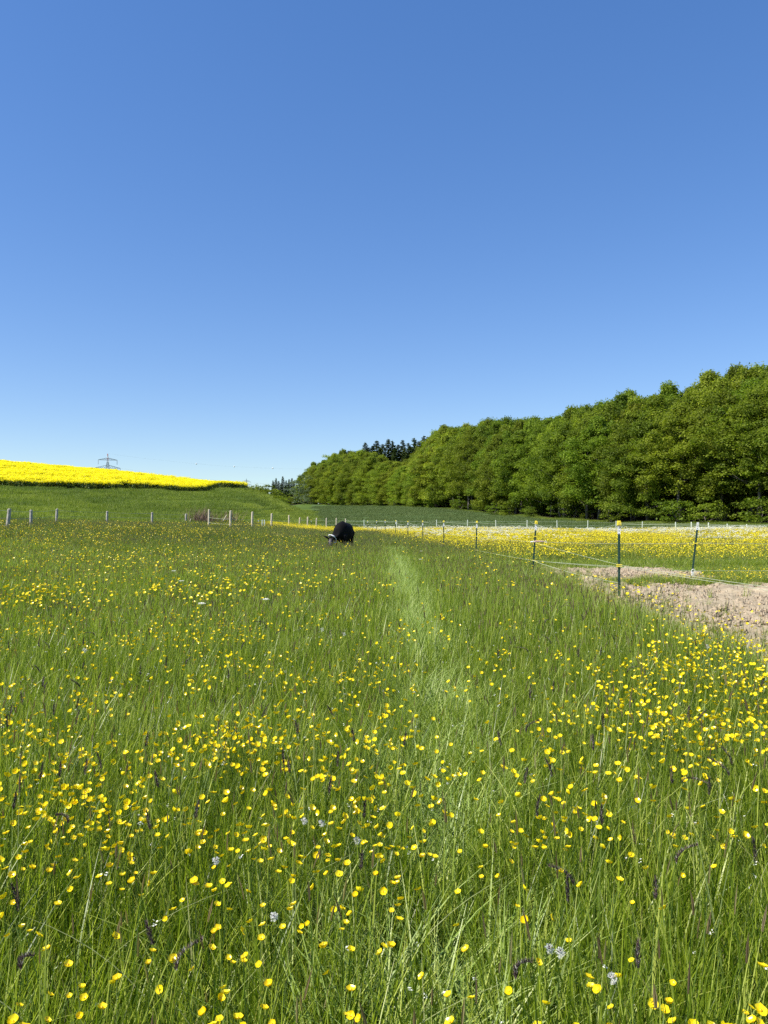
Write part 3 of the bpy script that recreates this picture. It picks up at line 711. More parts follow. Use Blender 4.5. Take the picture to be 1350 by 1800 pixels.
source_collection('yellow_patch', [flower_patch(2.0, 270, r_, .32, .60, .022, M_butter) for _ in range(5)] + [flower_patch(2.0, 170, r_, .30, .54, .018, M_butter) for _ in range(3)])
source_collection('white_patch', [flower_patch(2.2, 34, r_, .55, .88, .038, M_white, stems=1, umbel=True) for _ in range(4)])
P = ground_points(24, 92, 1.35, RNG, xpad=4, slope=.53)
u = 675 + FPX * P[:, 0] / P[:, 1]
lim = np.interp(u, [560, 640, 1400], [96, 91, 86])
nz = vnoise(P[:, 0], P[:, 1], 5, 51); pr = np.interp(P[:, 1], [22, 26, 34, 45, 92], [.5, .8, 1, 1, 1]) * (.6 + .7 * nz)
m = (P[:, 0] > fence_x(P[:, 1]) + .15) & (P[:, 1] < lim) & (RNG.random(len(P)) < pr); Q = P[m]
dense = np.interp(Q[:, 1], [24, 30, 40, 92], [0, .25, 1, 1]) > RNG.random(len(Q))
scatter('yellow_pasture_flowers', 'yellow_patch', lift(Q), RNG.uniform(.9, 1.1, len(Q)), idx=np.where(dense, RNG.integers(0, 5, len(Q)), RNG.integers(5, 8, len(Q))), zmul=RNG.uniform(.9, 1.1, len(Q)), label='mass of yellow buttercups in the pasture behind the fence')
# the same pasture seen beyond the cow
P2 = P[(P[:, 0] <= fence_x(P[:, 1]) + .15) & (P[:, 1] > 74) & (P[:, 1] < np.interp(675 + FPX * P[:, 0] / P[:, 1], [430, 540, 640], [80, 94, 92])) & (675 + FPX * P[:, 0] / P[:, 1] > 470)]
scatter('far_pasture_flowers', 'yellow_patch', lift(P2), RNG.uniform(.9, 1.1, len(P2)), idx=RNG.integers(0, 5, len(P2)), label='yellow flowers of the pasture beyond the cow')
ws = vnoise(P[:, 0], P[:, 1], 3.2, 61)
pr = np.interp(P[:, 1], [24, 34, 40, 60, 72, 92], [0, .02, .12, .25, .9, 1.0]) * np.clip((ws - .35) * 3, 0, 1) * np.interp(675 + FPX * P[:, 0] / P[:, 1], [600, 800, 1000], [.5, .9, 1.2])
m = (P[:, 0] > fence_x(P[:, 1]) + .15) & (P[:, 1] < lim) & (RNG.random(len(P)) < pr); Q = P[m]
scatter('cow_parsley', 'white_patch', lift(Q), RNG.uniform(.7, 1.0, len(Q)), zmul=RNG.uniform(.8, 1, len(Q)), label='white umbels of cow parsley scattered in the yellow pasture')

# foxtail heads
def foxtail_head(rng, L=.075, r=.0055, nodd=0.0):
    n = 150; t = rng.random(n); a = rng.random(n) * 6.283
    rr = r * np.sin(np.clip(t * 1.05 + .06, 0, 1) * math.pi) ** .45 * rng.uniform(.3, 1, n)
    bx = nodd * t ** 2 * L
    c = np.column_stack([rr * np.cos(a) + bx, rr * np.sin(a), t * L * (1 - .4 * nodd * t)])
    d = np.column_stack([np.cos(a) * .7, np.sin(a) * .7, np.ones(n)]); d /= np.linalg.norm(d, axis=1)[:, None]
    sd = np.cross(d, np.column_stack([np.cos(a), np.sin(a), np.zeros(n)])); sd /= np.linalg.norm(sd, axis=1)[:, None]
    l = rng.uniform(.006, .011, n)[:, None]
    V = np.stack([c - d * l * .4, c + sd * .0011, c + d * l, c - sd * .0011], 1).reshape(-1, 3)
    return V, np.arange(n * 4).reshape(-1, 4), np.repeat(rng.uniform(0, 1, n) ** 2, 4)
hd = []
for k in range(7):
    V, F, T = foxtail_head(fr, L=fr.uniform(.05, .085), nodd=[0, 0, .15, .9, 0, .25, 1.3][k]); hd.append(np_mesh('foxtail_head', V, F, M_head, tint=T))
pale = []
for k in range(3):
    V, F, T = foxtail_head(fr, L=.07, r=.005, nodd=[.6, 1.2, .2][k]); pale.append(np_mesh('foxtail_head_pale', V, F, M_head, tint=np.full(len(T), 1.0) * .9 + T * .1))
GF = 'dark foxtail seed heads rising above the foreground grass'
FX = [(30, 1690, 3), (318, 1672, 3), (848, 1712, 3), (680, 1512, 0), (540, 1352, 0), (507, 1332, 0), (575, 1338, 2), (205, 1292, 0), (150, 1350, 2), (1035, 1430, 0), (1212, 1358, 0),
      (1213, 1375, 5), (648, 1428, 0), (845, 1345, 2), (1058, 1590, 5), (1103, 1552, 3), (1132, 1595, 0), (1055, 1700, 0), (10, 1385, 0), (24, 1252, 0), (45, 1265, 0), (75, 1225, 2),
      (80, 1240, 0), (160, 1252, 5), (262, 1385, 0), (365, 1392, 0), (355, 1410, 0), (115, 1595, 5), (60, 1200, 0), (250, 1180, 0), (1240, 1330, 3), (985, 1200, 0), (860, 1290, 2), (1205, 1260, 0),
      (700, 1280, 0), (240, 1630, 5), (1155, 1485, 3), (1310, 1495, 2)]
for u0, v0, k in FX:
    z = .62; Y = (EYE - z) * FPX / (v0 - HOR); x = at(u0, Y)
    e = empty('foxtail', (x, Y, h1(x, Y)), 'dark foxtail seed head on a tall stem in the foreground grass', 'grass stem', GF, rz=fr.random() * 6.28)
    (V, F, T), top = stem_strip(0, 0, z - .03, fr, wd=.0026, seg=5)
    link('stem', np_mesh('foxtail_stem', V, F, M_stem, tint=T), e)
    link('seed_head', hd[k], e, top).rotation_euler = (fr.normal(0, .12), fr.normal(0, .12), fr.random() * 6.28)
for i in range(120):
    Y = 2.4 + 9.0 * fr.random() ** .8; x = fr.uniform(-.5, .5) * Y
    if soil_mask(x, Y) or path_d(x, Y) < .2: continue
    z = fr.uniform(.50, .70); k = fr.integers(0, 7)
    e = empty('foxtail', (x, Y, h1(x, Y)), 'dark foxtail seed head on a tall stem in the foreground grass', 'grass stem', GF, rz=fr.random() * 6.28)
    (V, F, T), top = stem_strip(0, 0, z - .03, fr, wd=.0026, seg=4)
    link('stem', np_mesh('foxtail_stem', V, F, M_stem, tint=T), e)
    link('seed_head', hd[k], e, top).rotation_euler = (fr.normal(0, .2), fr.normal(0, .2), fr.random() * 6.28)
hv = []
for k in range(5):
    V, F, T = foxtail_head(fr, L=.085, r=.006, nodd=.1 * k); (sv, sf, st_), top = stem_strip(0, 0, .62, fr, wd=.003, seg=3)
    hv.append(np_mesh('distant_foxtail', np.concatenate([sv, V + np.array(top)]), np.concatenate([sf, F + len(sv)]), [M_stem, M_head], tint=np.concatenate([st_, T]), mat_idx=np.concatenate([np.zeros(len(sf)), np.ones(len(F))])))
source_collection('far_foxtail', hv)
P = np.stack([fr.uniform(-1, 1, 1500), np.sqrt(fr.uniform(6 ** 2, 26 ** 2, 1500))], -1)[:700]; P[:, 0] *= P[:, 1] * .5 + .5
P = P[(~soil_mask(P[:, 0], P[:, 1])) & (P[:, 0] < 4.8) & (vnoise(P[:, 0], P[:, 1], 1.5, 71) > .4)]
scatter('distant_foxtails', 'far_foxtail', lift(P), fr.uniform(.8, 1.05, len(P)), tilt=.08, rng=fr, label='dark grass seed heads in the middle distance')
# sparse dry stalks at the edge of the soil
P = np.stack([fr.uniform(4.0, 6.3, 700), fr.uniform(7.5, 17, 700)], -1); P = P[fr.random(len(P)) < np.interp(P[:, 0], [4, 4.7, 6.3], [1, .6, .05])]
scatter('soil_edge_stalks', 'far_foxtail', lift(P), fr.uniform(.45, .85, len(P)), tilt=.16, rng=fr, label='brown seed stalks standing along the edge of the soil')

# dandelion clocks
def clock_mesh(rng, r=.021):
    n = 120; d = rng.normal(0, 1, (n, 3)); d /= np.linalg.norm(d, axis=1)[:, None]; keep = (d[:, 0] + d[:, 2] * .4) > -.75; d = d[keep]; n = len(d); rr = r * rng.uniform(.75, 1.12, n)[:, None]
    tips = quads(d * rr, rng.uniform(.0010, .0024, n), rng, 0, rng.random(n))
    sd = np.cross(d, rng.normal(0, 1, (n, 3))); sd /= np.linalg.norm(sd, axis=1)[:, None]; sd *= .00022
    V = np.stack([d * .002 - sd, d * .002 + sd, d * rr + sd, d * rr - sd], 1).reshape(-1, 3)
    return merge([tips, (V, np.arange(n * 4).reshape(-1, 4), np.full(n * 4, .5))])
GD = None
CL = [(526, 1437, 'upper pale dandelion clock left of the trampled track'), (523, 1452, 'lower dandelion clock just under another one left of the track'), (375, 1482, 'grey dandelion clock among the buttercups on the left'),
      (1035, 1640, 'large dandelion clock near the lower right'), (975, 1670, 'ragged dandelion clock left of the big one at lower right'), (1100, 1690, 'small dandelion clock right of the big one at lower right'),
      (1247, 1137, 'round dandelion clock at the edge of the soil'), (632, 1488, 'pale dandelion clock beside the track'), (497, 1600, 'ragged dandelion clock left of the track near the bottom'),
      (130, 1142, 'distant dandelion clock in the left meadow'), (565, 1108, 'dandelion clock in the middle of the meadow'), (587, 1108, 'second dandelion clock in the middle of the meadow')]
for u0, v0, lab in CL:
    z = .50; Y = (EYE - z) * FPX / (v0 - HOR); x = at(u0, Y)
    e = empty('dandelion_clock', (x, Y, h1(x, Y)), lab, 'flower')
    (V, F, T), top = stem_strip(0, 0, z, fr, wd=.0035, seg=4)
    link('stem', np_mesh('dandelion_stem', V, F, M_stem, tint=T), e)
    V, F, T = clock_mesh(fr, .0115 if v0 > 1200 else .019); link('seed_ball', np_mesh('seed_ball', V, F, M_fluff, tint=T), e, top)
    V, F, T = petal_flower(fr, r=.005, cup=.9, detail=1); link('seed_heart', np_mesh('seed_heart', V, F, M_head, tint=np.full(len(V), .6)), e, top)
# a few cow parsley / small white flowers in the near meadow
for u0, v0, lab in [(312, 1003, 'white umbel flower standing in the left meadow'), (302, 1020, 'lower white umbel flower in the left meadow'), (465, 1053, 'pale flower cluster left of the track'),
                    (735, 968, 'white umbel flower right of the track'), (740, 983, 'pale yellow flower cluster right of the track'), (358, 1060, 'small white flower head in the left meadow')]:
    z = .62; Y = (EYE - z) * FPX / (v0 - HOR); x = at(u0, Y)
    e = empty('umbel_flower', (x, Y, h1(x, Y)), lab, 'flower')
    (V, F, T), top = stem_strip(0, 0, z, fr, wd=.006, seg=4); link('stem', np_mesh('umbel_stem', V, F, M_stem, tint=T), e)
    c = []
    for k in range(7):
        a = k * .9; q = np.array([math.cos(a) * .022, math.sin(a) * .022, .0]) * (k > 0) * 1.2
        c.append(q + fr.normal(0, .009, (16, 3)) * np.array([1, 1, .35]))
    V, F, T = quads(np.concatenate(c), fr.uniform(.004, .008, 112), fr, 1.2, fr.uniform(.5, 1, 112)); link('flower_head', np_mesh('umbel_head', V, F, M_white, tint=T), e, top)
# tiny white florets and daisies low in the grass
dm = []
for k in range(3):
    V, F, T = quads(fr.normal(0, .0025, (6, 3)), np.full(6, .0024), fr, .8, np.full(6, 1.0)); (sv, sf, st_), top = stem_strip(0, 0, .30, fr, wd=.002, seg=2)
    dm.append(np_mesh('floret', np.concatenate([sv, V + np.array(top)]), np.concatenate([sf, F + len(sv)]), [M_stem, M_white], tint=np.concatenate([st_, T]), mat_idx=np.concatenate([np.zeros(len(sf)), np.ones(len(F))])))
source_collection('florets', dm)
P = np.stack([fr.uniform(-1, 1, 600), np.sqrt(fr.uniform(1.3 ** 2, 9 ** 2, 600))], -1); P[:, 0] *= P[:, 1] * .5 + .3; P = P[~soil_mask(P[:, 0], P[:, 1])]
scatter('white_florets', 'florets', lift(P), fr.uniform(.9, 1.4, len(P)), rng=fr, label='tiny white florets between the grass stems')

# pale bent blades and broad arching leaves, each a thing of its own
def arching(name, x, Y, h, az, lean, bend, wd, tint, label, mat=M_grass, cat='grass blade', group=None, fold=.25):
    V, F, T = strip_blades(np.array([[0., 0.]]), np.array([h]), np.array([az]), np.array([lean]), np.array([bend]), np.array([wd]), 12, np.array([tint]), power=.45)
    V[:, 2] = np.maximum(V[:, 2], .02)
    o = link(name, np_mesh(name, V, F, mat, tint=T, smooth=True), None, (x, Y, h1(x, Y))); tag(o, label, cat, group); return o
GA = 'long arching grass blades leaning over the foreground'
for i in range(60):
    Y = 1.7 + 3.4 * fr.random(); x = fr.uniform(-.52, .52) * Y
    arching('arching_blade', x, Y, fr.uniform(.42, .62), fr.random() * 6.28, fr.uniform(.1, .4), fr.uniform(.3, .8), fr.uniform(.006, .012), fr.choice([.45, .6, .7, .74, .3]),
            'long green grass blade arching over the foreground grass', group=GA)
for u0, v0, azd, lab in [(90, 1560, 20, 'pale dry stalk bent sharply at the lower left'), (170, 1660, 170, 'thin straw coloured stalk at the lower left corner'), (560, 1690, 10, 'pale curved stalk left of centre near the bottom'),
                         (830, 1690, -15, 'dark arching stem at the bottom right of centre'), (60, 1390, 15, 'white bent grass head on the left'), (335, 1600, 165, 'pale drooping blade with a lit edge, lower left'),
                         (1000, 1300, 200, 'light bent blade right of the trampled track'), (640, 1560, 30, 'pale blade leaning over the track near the bottom')]:
    z = .5; Y = (EYE - z) * FPX / (v0 - HOR); x = at(u0, Y)
    arching('bent_stalk', x, Y, .56, math.radians(azd), .18, .75, .0055, .80, lab, cat='dry stalk')

# clods of earth
cm = []
for k in range(6):
    bm = bmesh.new(); bmesh.ops.create_icosphere(bm, subdivisions=2, radius=1)
    for v in bm.verts:
        nn = v.co.normalized(); q = 1 + .35 * math.sin(nn.x * 5 + k) * math.cos(nn.y * 4 - k) + random.uniform(-.13, .13); v.co = Vector((nn.x * q, nn.y * q * .8, nn.z * q * .6))
    me = bpy.data.meshes.new('clod'); bm.to_mesh(me); bm.free(); me.materials.append(M_soilobj); cm.append(me)
source_collection('clods', cm)
P = np.stack([fr.uniform(4, 14, 16000), np.sqrt(fr.uniform(5 ** 2, 23 ** 2, 16000))], -1); P = P[soil_mask(P[:, 0], P[:, 1]) & (P[:, 0] < P[:, 1] * .5 + 2)]
scatter('earth_clods', 'clods', lift(P, .08), .014 + .065 * fr.random(len(P)) ** 3, tilt=.6, rng=fr, label='dry clods of earth strewn over the tilled soil')

# ------------------------------------------------------------------ trees
def crown_mesh(name, rng, h, r, base, nclump, nleaf, mat, leaf=.17, ragged=.3, topw=.75, flat=.62, clr=(1.1, 2.1)):
    """crown of leaf clumps on an uneven envelope; sized in metres, foot at the origin"""
    cl = []
    lob = rng.random(8) * 6.283
    while len(cl) < nclump:
        t = rng.random() ** .85; z = base + (h - base) * t
        env = r * math.sin(min(1, .16 + .92 * t) * math.pi) ** (topw * .7) if t > .42 else r * (.80 + .2 * t / .42)
        a = rng.random() * 6.283
        env *= 1 + ragged * .5 * (math.sin(3 * a + lob[0] + 4 * t) + math.sin(5 * a + lob[1] - 6 * t)) * .6
        q = env * (rng.random() ** .38)
        cl.append((q * math.cos(a), q * math.sin(a), z, rng.uniform(*clr) * (1 - .25 * t)))
    for q in range(5): cl.append((rng.normal(0, 2.0), rng.normal(0, 2.0), h - rng.uniform(.8, 2.4), rng.uniform(.8, 1.4)))
    parts = []
    for (x, y, z, cr) in cl:
        n = int(nleaf * (cr / 1.6) ** 2)
        d = rng.normal(0, 1, (n, 3)); d /= np.linalg.norm(d, axis=1)[:, None]; d[:, 2] = np.where(d[:, 2] < -.25, -d[:, 2] * .7, d[:, 2])
        rad = cr * (1.12 - .62 * rng.random(n) ** 1.3) * (1 + .22 * np.sin(d[:, 0] * 6 + x) * np.cos(d[:, 1] * 6 + y))
        c = np.column_stack([x + d[:, 0] * rad, y + d[:, 1] * rad, z + d[:, 2] * rad * flat])
        nr = d * np.array([.9, .9, 1]) + rng.normal(0, .75, (n, 3)); nr[:, 2] += .20; nr /= np.linalg.norm(nr, axis=1)[:, None]
        a = np.cross(nr, rng.normal(0, 1, (n, 3))); a /= np.linalg.norm(a, axis=1)[:, None]; b = np.cross(nr, a); s = rng.uniform(.6, 1.3, n)[:, None] * leaf
        V = np.stack([c - a * s * 1.3, c - b * s * .8 - nr * s * .2, c + a * s * 1.3, c + b * s * .8 - nr * s * .2], 1).reshape(-1, 3)
        tt = np.clip(rng.normal(.45, .2, n) + rng.normal(0, .16), 0, 1)
        parts.append((V, np.arange(n * 4).reshape(-1, 4), np.repeat(tt, 4)))
    V, F, T = merge(parts); V[:, 2] = np.maximum(V[:, 2], .1)
    return np_mesh(name, V, F, mat, tint=T), cl

def trunk_mesh(name, rng, h, cl, r0=.32, limbs=16, bark=None):
    mb = MB(); pts = []; rad = []; px = py = 0
    for i in range(7):
        t = i / 6; pts.append((px, py, h * .86 * t - .15)); rad.append(r0 * (1 - .85 * t) * (1.25 if i == 0 else 1)); px += rng.normal(0, .22); py += rng.normal(0, .22)
    mb.tube(pts, rad, 7)
    idx = rng.permutation(len(cl))[:limbs]
    for i in idx:
        x, y, z, cr = cl[i]; t = max(.15, min(.8, (z - 2.5) / h)); k = t / .86 * 6; k0 = int(min(5, k)); f = k - k0
        a = Vector(pts[k0]).lerp(Vector(pts[k0 + 1]), min(1, f)); e = Vector((x, y, z - .2)); mid = a.lerp(e, .5) + Vector((0, 0, -.35))
        ra = r0 * (1 - .8 * t) * .45; mb.tube([a, mid, e], [ra, ra * .6, ra * .2], 5)
    me = bpy.data.meshes.new(name); me.from_pydata([tuple(v) for v in mb.v], [], mb.f); me.materials.append(bark or M_bark)
    me.polygons.foreach_set('use_smooth', [True] * len(me.polygons)); me.update(); return me

tr = np.random.default_rng(5)
HT = 22.0
oaks = []
for k in range(7):
    mat = M_oak
    cr, cl = crown_mesh('oak_crown', tr, HT, tr.uniform(5.4, 6.6), tr.uniform(3.4, 6.4), 230, 330, mat, leaf=.128, clr=(.55, 1.85), flat=1.15, ragged=.6); oaks.append((cr, trunk_mesh('oak_trunk', tr, HT, cl)))
beeches = []
for k in range(4):
    cr, cl = crown_mesh('beech_crown', tr, HT, tr.uniform(5.8, 7.0), tr.uniform(1.0, 2.4), 230, 320, M_beech, leaf=.132, clr=(.6, 1.85), flat=1.1, ragged=.55); beeches.append((cr, trunk_mesh('beech_trunk', tr, HT, cl)))
bushes = []
for k in range(4):
    cr, cl = crown_mesh('bush_crown', tr, 4.5, 2.4, .4, 22, 150, M_oak, leaf=.12, clr=(.7, 1.2)); bushes.append((cr, trunk_mesh('bush_stems', tr, 4.0, cl, r0=.09, limbs=9)))
pbush = []
for k in range(2):
    cr, cl = crown_mesh('pale_bush_crown', tr, 6.0, 3.0, .4, 26, 150, M_willow, leaf=.12, clr=(.8, 1.3)); pbush.append((cr, trunk_mesh('pale_bush_stems', tr, 5.0, cl, r0=.1, limbs=9)))
def spruce_mesh(rng, h=26.0):
    parts = []
    z = 1.8
    while z < h - .3:
        t = z / h; R = 4.3 * (1 - t) ** .72 + .15; nb = int(7 + 5 * (1 - t))
        for b in range(nb):
            a = rng.random() * 6.283; L = R * rng.uniform(.72, 1.1); n = max(12, int(L * 26)); s = rng.random(n) ** .7
            w = .42 * (1 - s) * min(1, L / 2) + .05
            off = rng.uniform(-1, 1, n) * w
            c = np.column_stack([s * L * math.cos(a) - off * math.sin(a), s * L * math.sin(a) + off * math.cos(a), z - s * L * .30 + s ** 3 * L * .14 + rng.normal(0, .05, n) - np.abs(off) * .25])
            parts.append(quads(c, rng.uniform(.15, .28, n), rng, .5, np.clip(rng.normal(.45, .25, n), 0, 1)))
        z += .50 + .25 * (1 - t)
    V, F, T = merge(parts); cr = np_mesh('spruce_crown', V, F, M_spruce, tint=T)
    mb = MB().tube([(0, 0, -.2), (0, 0, h * .5), (0, 0, h - .1)], [.30, .18, .02], 7)
    me = bpy.data.meshes.new('spruce_trunk'); me.from_pydata([tuple(v) for v in mb.v], [], mb.f); me.materials.append(M_bark); me.update()
    return cr, me
spruces = [spruce_mesh(tr) for _ in range(3)]

def plant_tree(name, protos, x, y, height, label, cat='tree', group=None, width=1.0, ref=HT, k=None, sink=.1):
    cr, tk = protos[tr.integers(0, len(protos)) if k is None else k]
    s = height / ref
    e = empty(name, (x, y, h1(x, y) - sink), label, cat, group, rz=tr.random() * 6.283, scale=(s * width, s * width, s))
    link('crown', cr, e); link('stems' if 'bush' in name or 'shrub' in name else 'trunk', tk, e); return e

SKY_U = [500, 515, 540, 568, 606, 630, 656, 694, 722, 739, 757, 782, 790, 830, 870, 900, 950, 985, 1000, 1040, 1080, 1110, 1150, 1200, 1225, 1240, 1290, 1310, 1350, 1500, 1900]
SKY_V = [858, 843, 820, 810, 799, 797, 797, 815, 813, 803, 775, 756, 754, 752, 745, 743, 742, 736, 722, 722, 706, 697, 694, 692, 684, 664, 652, 647, 652, 640, 600]
def sky_h(u, Y): return zv(float(np.interp(u, SKY_U, SKY_V)), Y)
# walk along the forest edge in world space
pts = [(at(u, Y), Y) for u, Y in EDGE]
walk = []
carry = 0
for (x0, y0), (x1, y1) in zip(pts[:-1], pts[1:]):
    L = math.hypot(x1 - x0, y1 - y0); d = carry
    while d < L:
        t = d / L; walk.append((x0 + (x1 - x0) * t, y0 + (y1 - y0) * t, (y1 - y0) / L, -(x1 - x0) / L)); d += 6.6
    carry = d - L
ORD = ['first', 'second', 'third', 'fourth', 'fifth', 'sixth', 'seventh', 'eighth', 'ninth', 'tenth', 'eleventh', 'twelfth', 'thirteenth', 'fourteenth', 'fifteenth', 'sixteenth', 'seventeenth', 'eighteenth', 'nineteenth', 'twentieth']
def ordinal(i):
    if i < 20: return ORD[i]
    t = ['twenty', 'thirty', 'forty', 'fifty', 'sixty'][(i + 1) // 10 - 2]; r = (i + 1) % 10
    return t + '-' + ORD[r - 1] if r else {'twenty': 'twentieth', 'thirty': 'thirtieth', 'forty': 'fortieth', 'fifty': 'fiftieth', 'sixty': 'sixtieth'}[t]
ie = 0
for i, (x, y, nxn, nyn) in enumerate(walk):
    if nxn < 0: nxn, nyn = -nxn, -nyn       # into the wood: away to the right and back
    for row in range(6):
        dep = [3.0, 8.5, 14.5, 21.5, 30, 42][row]
        xx = x + nxn * dep + tr.normal(0, 1.0); yy = y + nyn * dep + (1.5 if nyn < .3 else 0) + tr.normal(0, 1.0)
        u = 675 + FPX * xx / yy
        if u > 1600 and row > 2: continue
        if u < 505: continue
        gz = h1(xx, yy); full = sky_h(u, yy) - gz
        hh = full * [.88, .95, 1.0, .98, .96, .62][row] * tr.uniform(.94, 1.03)
        hh = max(9, min(hh, 31))
        beechy = (u < 745 and u > 520) or (745 < u < 800 and tr.random() < .7) or (tr.random() < .16)
        wdt = tr.uniform(1.0, 1.2) * (22 / max(hh, 14)) ** .35 * (1.12 if u < 800 else 1.0)
        if row == 5: beechy = True; wdt *= 1.35
        if row == 0:
            vis = u < 1385
            lab = ('%s tree of the wood\'s front row, counting from the right frame edge' % ordinal(ie)) if vis else 'tree at the front of the wood beyond the right frame edge'
            kind = ('pale spring green ' if beechy else 'dark green ')
            plant_tree('beech_tree' if beechy else 'oak_tree', beeches if beechy else oaks, xx, yy, hh, kind + lab, group='front row of the wood', width=wdt)
            if vis and u < 1380: ie += 1
        else:
            plant_tree('beech_tree' if beechy else 'oak_tree', beeches if beechy else oaks, xx, yy, hh * tr.uniform(.97, 1.05), 'leafy tree inside the wood behind its front row', group='trees inside the wood', width=wdt)
    # undergrowth
    for q in range(4):
        if tr.random() < .92 or q == 3:
            dd = [tr.uniform(-1, 3), tr.uniform(2, 10), tr.uniform(12, 34), tr.uniform(33, 40)][q]; xx = x + nxn * dd + tr.normal(0, 1.5); yy = y + nyn * dd + tr.normal(0, 1.5); u = 675 + FPX * xx / yy
            if u > 1500 or u < 520 or (u > 780 and q == 0 and tr.random() < .30): continue
            plant_tree('hazel_bush', bushes, xx, yy, tr.uniform(2.2, 5.2) * (1.2 if u < 800 else 1) * (1.6 if q == 3 else 1), 'leafy green bush growing along the foot of the wood', 'bush', 'bushes at the foot of the wood', ref=4.5, width=tr.uniform(.9, 1.3))
plant_tree('willow_bush', pbush, at(531, 405), 405, 15, 'grey green willow bush at the left end of the wood', 'bush', ref=6.0, k=0)
plant_tree('willow_bush', pbush, at(545, 396), 396, 9, 'lower pale willow bush right of the grey green one', 'bush', ref=6.0, k=1)
plant_tree('hawthorn_bush', pbush, at(535, 380), 380, 4.5, 'small whitish bush at the foot of the willow', 'bush', ref=6.0, k=1)
# spruces rising behind the broadleaves
for i, (u0, v0) in enumerate([(613, 790), (624, 791), (642, 775), (655, 781), (662, 772), (672, 778), (682, 769), (690, 772), (700, 779), (708, 771), (718, 776), (728, 767), (737, 773), (745, 763), (752, 765), (668, 784), (695, 784), (722, 782), (648, 784), (741, 779), (733, 781), (712, 784), (760, 768), (770, 770)]):
    Y = 425 + (i % 5) * 9 - (u0 - 610) * .45; x = at(u0, Y); top = zv(v0, Y)
    plant_tree('spruce_tree', spruces, x, Y, top - h1(x, Y), 'dark spruce rising above the pale trees in the middle of the wood', group='dark spruces behind the wood', ref=26.0, width=tr.uniform(1.2, 1.5))
for i, (u0, v0) in enumerate([(480, 843), (485, 839), (490, 844), (497, 836), (503, 843), (508, 841), (513, 839), (483, 850), (494, 848), (501, 850), (507, 850), (517, 846), (522, 852), (528, 848), (535, 852), (542, 850), (525, 862), (532, 860), (516, 860)]):
    Y = 560 + (i % 4) * 12; x = at(u0, Y)
    plant_tree('spruce_tree', spruces, x, Y, zv(v0, Y) - h1(x, Y), 'dark bluish spruce at the end of the valley between bank and wood', group='spruces at the end of the valley', ref=26.0, width=1.15)
# scrub on the far bank
for u0, v0, Y, lab in [(448, 852, 235, 'bright green bush at the end of the rapeseed field'), (460, 850, 240, 'broad green bush on the skyline of the bank'), (471, 853, 238, 'darker bush right of the broad one on the bank'),
                       (437, 858, 262, 'low dark bush next to the small pylon'), (483, 862, 300, 'green bush sloping down towards the valley'), (492, 871, 330, 'low bush before the valley spruces'), (455, 862, 222, 'low green bush in front of the bank scrub'),
                       (467, 864, 226, 'low bush at the right of the bank scrub'), (503, 873, 400, 'small tree in front of the far spruces'), (511, 868, 430, 'tall bush beside the wood end')]:
    x = at(u0, Y); plant_tree('scrub_bush', bushes, x, Y, max(2.0, zv(v0, Y) - h1(x, Y)), lab, 'bush', ref=4.5, width=1.25)

# ------------------------------------------------------------------ fences
def sag(a, b, s, n=8):
    return [Vector(a).lerp(Vector(b), i / n) - Vector((0, 0, s * 4 * (i / n) * (1 - i / n))) for i in range(n + 1)]
def rope(parent, pts, r=.004, mat=M_rope, name='rope', n=4):
    return MB().tube(pts, r, n).build(name, mat, parent)

# near electric fence on steel posts
nf = empty('electric_fence', (0, 0, 0), 'electric fence of dark green steel posts with white tops and yellow caps', 'fence')
def steel_post(parent, x, y, top, cap=True, lean=0.0, clips=(), white=.20, leany=0.0):
    z0 = h1(x, y) - .1; Lz = top - z0
    mb = MB(); c = 0.023
    # T profile: flange and web, with studs along the face
    mb.box((0, 0, Lz * .5), (c, .0035, Lz * .5)); mb.box((0, .0205, Lz * .5), (.0035, .017, Lz * .5))
    for k in range(int(Lz / .055)): mb.box((0, -.0065, .05 + k * .055), (.006, .003, .01))
    o = mb.build('post', M_tpost, parent); o.location = (x, y, z0); o.rotation_euler = (leany, lean, -.15)
    wt = MB(); wt.box((0, 0, Lz - white * .5), (c + .0025, .0065, white * .5 + .002)); wt.box((0, .0225, Lz - white * .5), (.0065, .0195, white * .5 + .001)); wt.build('white_top', M_wpaint, o)
    if cap:
        cp = MB(); cp.box((0, .008, Lz + .005), (.036, .028, .045), taper=.86); cp.box((.028, -.02, Lz - .01), (.012, .02, .028)); cp.box((-.01, -.028, Lz + .0), (.02, .012, .03)); cp.build('cap', M_yel, o, bevel=.004)
    for z in clips:
        q = MB(); zz = z - z0; q.box((0, -.014, zz), (.042, .014, .011)); q.tube([(-.055, -.02, zz), (.055, -.02, zz)], .009, 6); q.build('insulator', M_yel, o, bevel=.003)
    return o
U1 = [1570, 1088, 935, 836, 780, 743, 717, 695, 677, 662, 646]
V1 = [919, 920, 918.5, 918, 917, 917, 917, 916, 915, 915.5, 915.5]
np_ = []
for k, (u, v) in enumerate(zip(U1, V1)):
    Y = FA * FPX / (u - 675 - FB * FPX); x = at(u, Y)
    top = zv(v, Y); clips = {1: (.69, .66), 2: (1.09, .95, .46), 3: (.93, .44), 0: (.72, .66)}.get(k, (.92, .45))
    steel_post(nf, x, Y, top, clips=clips, lean=[0, 0, .07, .03, .0, .0, .0, .02, 0, 0, 0][k])
    np_.append((x, Y, top))
for k, (u, Y) in enumerate([(547, 78.0), (454, 76.0)]):
    x = at(u, Y); steel_post(nf, x, Y, zv(914 + k * -1, Y), clips=(.92,)); np_.append((x, Y, zv(914, Y)))
